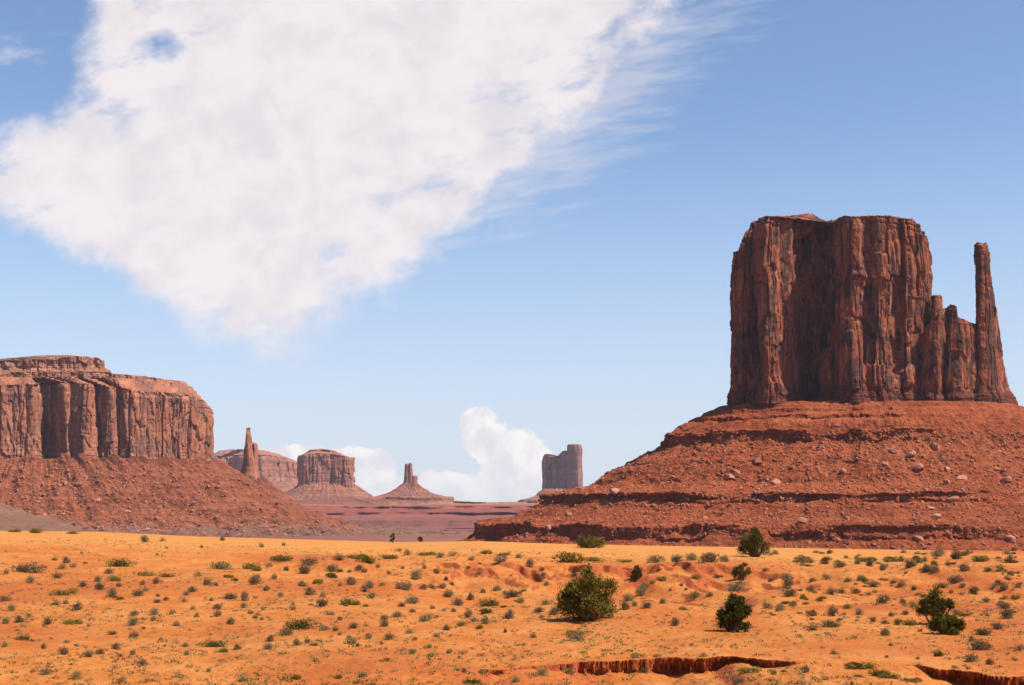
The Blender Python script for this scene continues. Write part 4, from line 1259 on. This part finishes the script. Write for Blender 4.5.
def build_juniper(px, py, w, h, seed, label, nl):
    rs = np.random.RandomState(seed * 7 + 3)
    p = on_ground(px, py)
    k = p[1] / F
    Wd, Ht = w * k * 0.54, h * k * 1.04
    t = thing('juniper_tree' if 'juniper' in label and 'bush huddled' not in label else ('small_tree' if 'tiny thin tree' in label else 'bush'), tuple(p), label, 'juniper' if 'juniper' in label and 'bush huddled' not in label else ('tree' if 'tiny thin tree' in label else 'bush'))
    cs, rr = [], []
    for i in range(nl):
        for _ in range(40):
            a = rs.uniform(0, 2 * math.pi)
            q = rs.rand() ** 0.6
            c = np.array([math.cos(a) * q * Wd * 0.78, math.sin(a) * q * Wd * 0.7, 0])
            hz = rs.rand() ** 0.8
            c[2] = Ht * (0.12 + hz * 0.76 * (1 - 0.55 * q ** 2))
            if all(np.linalg.norm(c - o) > 0.22 * Wd for o in cs):
                break
        cs.append(c)
        rr.append(Wd * rs.uniform(0.20, 0.34))
    pts, dirs = [], []
    n_leaf = int(1000 if w > 25 else 560)
    for c, r in zip(cs, rr):
        d = rs.normal(size=(n_leaf, 3))
        d /= np.linalg.norm(d, axis=1)[:, None]
        q = rs.rand(n_leaf)[:, None] ** 0.5
        q = q * (1 + 0.28 * np.abs(rs.normal(size=(n_leaf, 1)))) * (0.9 + 0.45 * pn(d[:, 0] * 2 + c[0] * 5, d[:, 1] * 2, d[:, 2] * 2, seed))[:, None]
        pp = c + d * q * np.array([r, r, r * 0.92])
        ok = (pp[:, 2] > 0.03) & (fbm(pp[:, 0] / Wd * 3.2, pp[:, 1] / Wd * 3.2, pp[:, 2] / Wd * 3.2, 2, seed + 9) > -0.22)
        pts.append(pp[ok])
        dirs.append((d * 0.8 + np.array([0, 0, 0.6]))[ok])
    pts, dirs = np.vstack(pts), np.vstack(dirs)
    s = 0.035 + 0.014 * Wd
    link('crown', leaf_mesh('crown', pts, dirs, s * 2.0, s * 0.8, rs, M_JUNIPER), None, t)
    tw = []
    for i, c in enumerate(cs):
        b = np.array([rs.uniform(-0.08, 0.08) * Wd, rs.uniform(-0.08, 0.08) * Wd, -0.1])
        mid = b * 0.5 + c * 0.45 + rs.normal(0, 0.07 * Wd, 3)
        mid[2] = max(mid[2] * 0.9, 0.05)
        r0 = 0.055 * Wd + 0.02
        tw.append(([b, (b + mid) / 2 + rs.normal(0, 0.03 * Wd, 3), mid, (mid + c) / 2 + rs.normal(0, 0.04 * Wd, 3), c], [r0 * 1.4, r0 * 1.1, r0 * 0.8, r0 * 0.55, r0 * 0.3]))
    link('trunk', tubes_mesh('trunk', tw, M_BARK, 6), None, t)
    return p


jun_at = [(j[0], j[1], j[2]) for j in JUNIPERS]
for j in JUNIPERS:
    build_juniper(*j)


def region(px, py):
    """where a shrub stands, in words that one can find"""
    if py < 548 + (px > 700) * 8:
        return 'on the smooth sand crest'
    if 535 < px < 765 and py < 566:
        return 'along the rim of the red bank'
    if px > 764 and py < 570:
        return 'at the foot of the rubble talus'
    if 480 < px < 765 and py < 612:
        return 'in the eroded hollow behind the big juniper'
    if py > 640:
        return 'beside the wash' if px > 480 else 'on the near sand flat'
    if px > 764:
        return 'on the flat around the leaning juniper'
    if px < 200:
        return 'on the open sand below the long mesa'
    if px < 480:
        return 'on the open sand below the throne butte'
    return 'on the bare mound by the big juniper'


SPECIAL = {(0, 110, 212): 'wide grey twiggy shrub on the open sand, broadest grey shrub under the long mesa',
           (0, 460, 187): 'long low dark green shrub on the upper sand slope below the long mesa cliffs',
           (0, 870, 195): 'large pale green shrub with whitish tips on the upper sand slope',
           (0, 280, 412): 'green shrub lying along a small red mound on the open sand',
           (0, 80, 475): 'flat green mat shrub near the edge of the sand slope',
           (0, 840, 500): 'long green mat shrub trailing over a small sand ridge',
           (250, 130, 165): 'tall olive green shrub with a grey shoulder just under the sand crest',
           (250, 352, 160): 'dense grey bush at the end of a long row of green shrubs on the crest',
           (250, 460, 170): 'thick green shrub in the middle of the row on the crest',
           (250, 195, 432): 'longest low green shrub, flanked by grey sagebrush, on the mid slope',
           (250, 945, 340): 'long flat green shrub arched over a sand hummock',
           (250, 870, 645): 'broad green shrub at the near edge where the wash begins',
           (500, 300, 455): 'ragged green shrub on the sand in front of the big juniper',
           (500, 300, 478): 'grey brush at the foot of the ragged shrub before the big juniper',
           (500, 690, 418): 'lone grey shrub on the bare sand mound between the two largest junipers',
           (500, 985, 605): 'bushy green shrub growing below the dark cut bank',
           (764, 262, 422): 'wide grey bush on the bare flat, largest one before the leaning juniper',
           (764, 480, 455): 'round pale grey green bush standing alone on the bare flat',
           (764, 755, 155): 'large rounded purple grey bush at the foot of the talus',
           (764, 855, 515): 'long grey bush row on the flat below the leaning juniper',
           (764, 575, 415): 'green shrub tucked against the shaded side of the leaning juniper'}
SZ = 3.938
rs = np.random.RandomState(5)
count = {}
for off, txt in TILES.items():
    for item in txt.replace('\n', '').split(';'):
        xs, ys, ws, kd = item.split()
        px, py, w = off + float(xs) / SZ, 520 + float(ys) / SZ, float(ws) / SZ
        p = on_ground(px, py)
        k = p[1] / F
        half = w * k * 0.5 * 1.32
        i = rs.randint(len(PROTO[kd]))
        fol, stm = PROTO[kd][i]
        key = (off, int(xs), int(ys))
        size = 'large' if w > 20 else ('mid sized' if w > 11 else 'small')
        if key in SPECIAL:
            lab, grp = SPECIAL[key], None
        else:
            lab = f'{size} {LOOK[kd]} {region(px, py)}'
            grp = lab + 's'
        ry = 1.0 if w < 20 else 0.7
        flat = {'G': 0.95, 'O': 0.9}.get(kd, 1.15) * (1.0 if w < 14 else (0.8 if w < 22 else 0.58))
        hv = rs.uniform(0.8, 1.3)
        half *= rs.uniform(0.88, 1.14)
        sc = (half, half * ry, half * flat * hv)
        rot = (0, 0, rs.uniform(0, 6.28) if w < 20 else rs.choice([0, math.pi]) + rs.uniform(-0.3, 0.3))
        loc = (p[0], p[1] + half * 0.3, float(ground_z(p[0], p[1] + half * 0.3)) - 0.02)
        if w > 12:
            o = thing(NAME[kd], loc, lab, CAT[kd], grp)
            o.rotation_euler, o.scale = rot, sc
            for nm, me in (('foliage', fol), ('stems', stm)):
                c = bpy.data.objects.new(nm, me)
                COL.objects.link(c)
                c.parent = o
        else:
            o = bpy.data.objects.new(NAME[kd], fol)
            COL.objects.link(o)
            o.location, o.rotation_euler, o.scale = loc, rot, sc
            tag(o, lab, CAT[kd], grp)

# more low growth between the larger clumps, thickest on the flat under the talus
rs = np.random.RandomState(91)
n_more = 0
while n_more < 190:
    if rs.rand() < 0.6:
        px, py = rs.uniform(766, 1022), 553 + 75 * rs.rand() ** 1.4
    else:
        px, py = rs.uniform(4, 1020), rs.uniform(556, 680)
    p = on_ground(px, py)
    if fbm(p[0] / 9, p[1] / 12, 0, 3, 240) < 0.02 or (540 < px < 760 and 600 < py < 640):
        continue
    kd = 'L' if rs.rand() < 0.5 else ('T' if rs.rand() < 0.45 else 'O')
    w = rs.uniform(5, 11.5) if kd != 'O' else rs.uniform(7, 15)
    half = w * p[1] / F * 0.5 * 1.25
    lab = f'{"mid sized" if w > 11 else "small"} {LOOK[kd]} {region(px, py)}'
    o = bpy.data.objects.new(NAME[kd], PROTO[kd][rs.randint(len(PROTO[kd]))][0])
    COL.objects.link(o)
    o.location = (p[0], p[1], float(p[2]) - 0.02)
    o.rotation_euler = (0, 0, rs.uniform(0, 6.28))
    o.scale = (half, half, half * rs.uniform(0.6, 1.15))
    tag(o, lab, CAT[kd], lab + 's')
    n_more += 1

# seedlings, dry grass and litter too small and many to count
def ground_cover(name, n, seed, mat, label, size, near_bias, mask_seed, thr):
    rs = np.random.RandomState(seed)
    phi = np.radians(rs.uniform(-22, 22, n * 4))
    R = 54 + (rs.rand(n * 4) ** near_bias) * 150
    x, y = R * np.sin(phi), R * np.cos(phi)
    keep = (fbm(x / 14, y / 20, 0, 3, mask_seed) + 0.4 * fbm(x / 3, y / 4, 0, 2, mask_seed + 1)) > thr
    x, y = x[keep][:n], y[keep][:n]
    z = ground_z(x, y)
    m = 16
    s = size * (0.5 + rs.rand(len(x)) ** 2 * 1.3)
    base = np.repeat(np.stack([x, y, z], -1), m, 0)
    sr = np.repeat(s, m)[:, None]
    d = rs.normal(size=(len(base), 3))
    d /= np.linalg.norm(d, axis=1)[:, None]
    pts = base + d * sr * np.array([0.7, 0.7, 0.25]) + np.array([0, 0, 1]) * sr * 0.25
    v, f, tip = leaves(pts, d * 0.8 + np.array([0, 0, 0.45]), 1.0, 0.4, rs)
    v = v.reshape(-1, 5, 3)
    v = (v - pts[:, None, :]) * (sr * 0.42)[:, None, :] + pts[:, None, :]
    tri = np.concatenate([f[:, [0, 1, 2]], f[:, [0, 2, 3]], tip], 0)
    o = link(name, mesh_arrays(name, v.reshape(-1, 3), tri, smooth=False), mat)
    tag(o, label, 'ground cover', kind='stuff')


ground_cover('dry_grass', 5200, 201, M_PALE, 'sparse pale grass tufts scattered over the orange sand', 0.14, 1.3, 210, 0.02)
ground_cover('sagebrush_seedlings', 3600, 203, M_BRUSH, 'tiny dark seedlings and twig litter scattered over the orange sand', 0.15, 0.9, 220, -0.05)
ground_cover('green_grass', 2600, 205, M_GREEN, 'thin green grass patches on the near sand', 0.13, 2.2, 230, 0.1)


# ------------------------------------------------------------------ air
def build_haze():
    x0, x1, y0, y1, z0, z1 = -12000, 12000, -12000, 12000, -45, 420
    v = np.array([(x, y, z) for z in (z0, z1) for y in (y0, y1) for x in (x0, x1)], float)
    f = np.array([(0, 2, 3, 1), (4, 5, 7, 6), (0, 1, 5, 4), (2, 6, 7, 3), (0, 4, 6, 2), (1, 3, 7, 5)])
    m = bpy.data.materials.new('air')
    m.use_nodes = True
    t = m.node_tree
    t.nodes.clear()
    pv = t.nodes.new('ShaderNodeVolumePrincipled')
    pv.inputs['Color'].default_value = (0.84, 0.87, 1.0, 1)
    pv.inputs['Density'].default_value = 2.0e-5
    pv.inputs['Anisotropy'].default_value = 0.2
    out = t.nodes.new('ShaderNodeOutputMaterial')
    t.links.new(pv.outputs[0], out.inputs['Volume'])
    o = link('haze', mesh_arrays('haze', v, f, smooth=False), m)
    tag(o, 'thin pale blue air that softens the distant buttes', 'haze', kind='stuff')


build_haze()
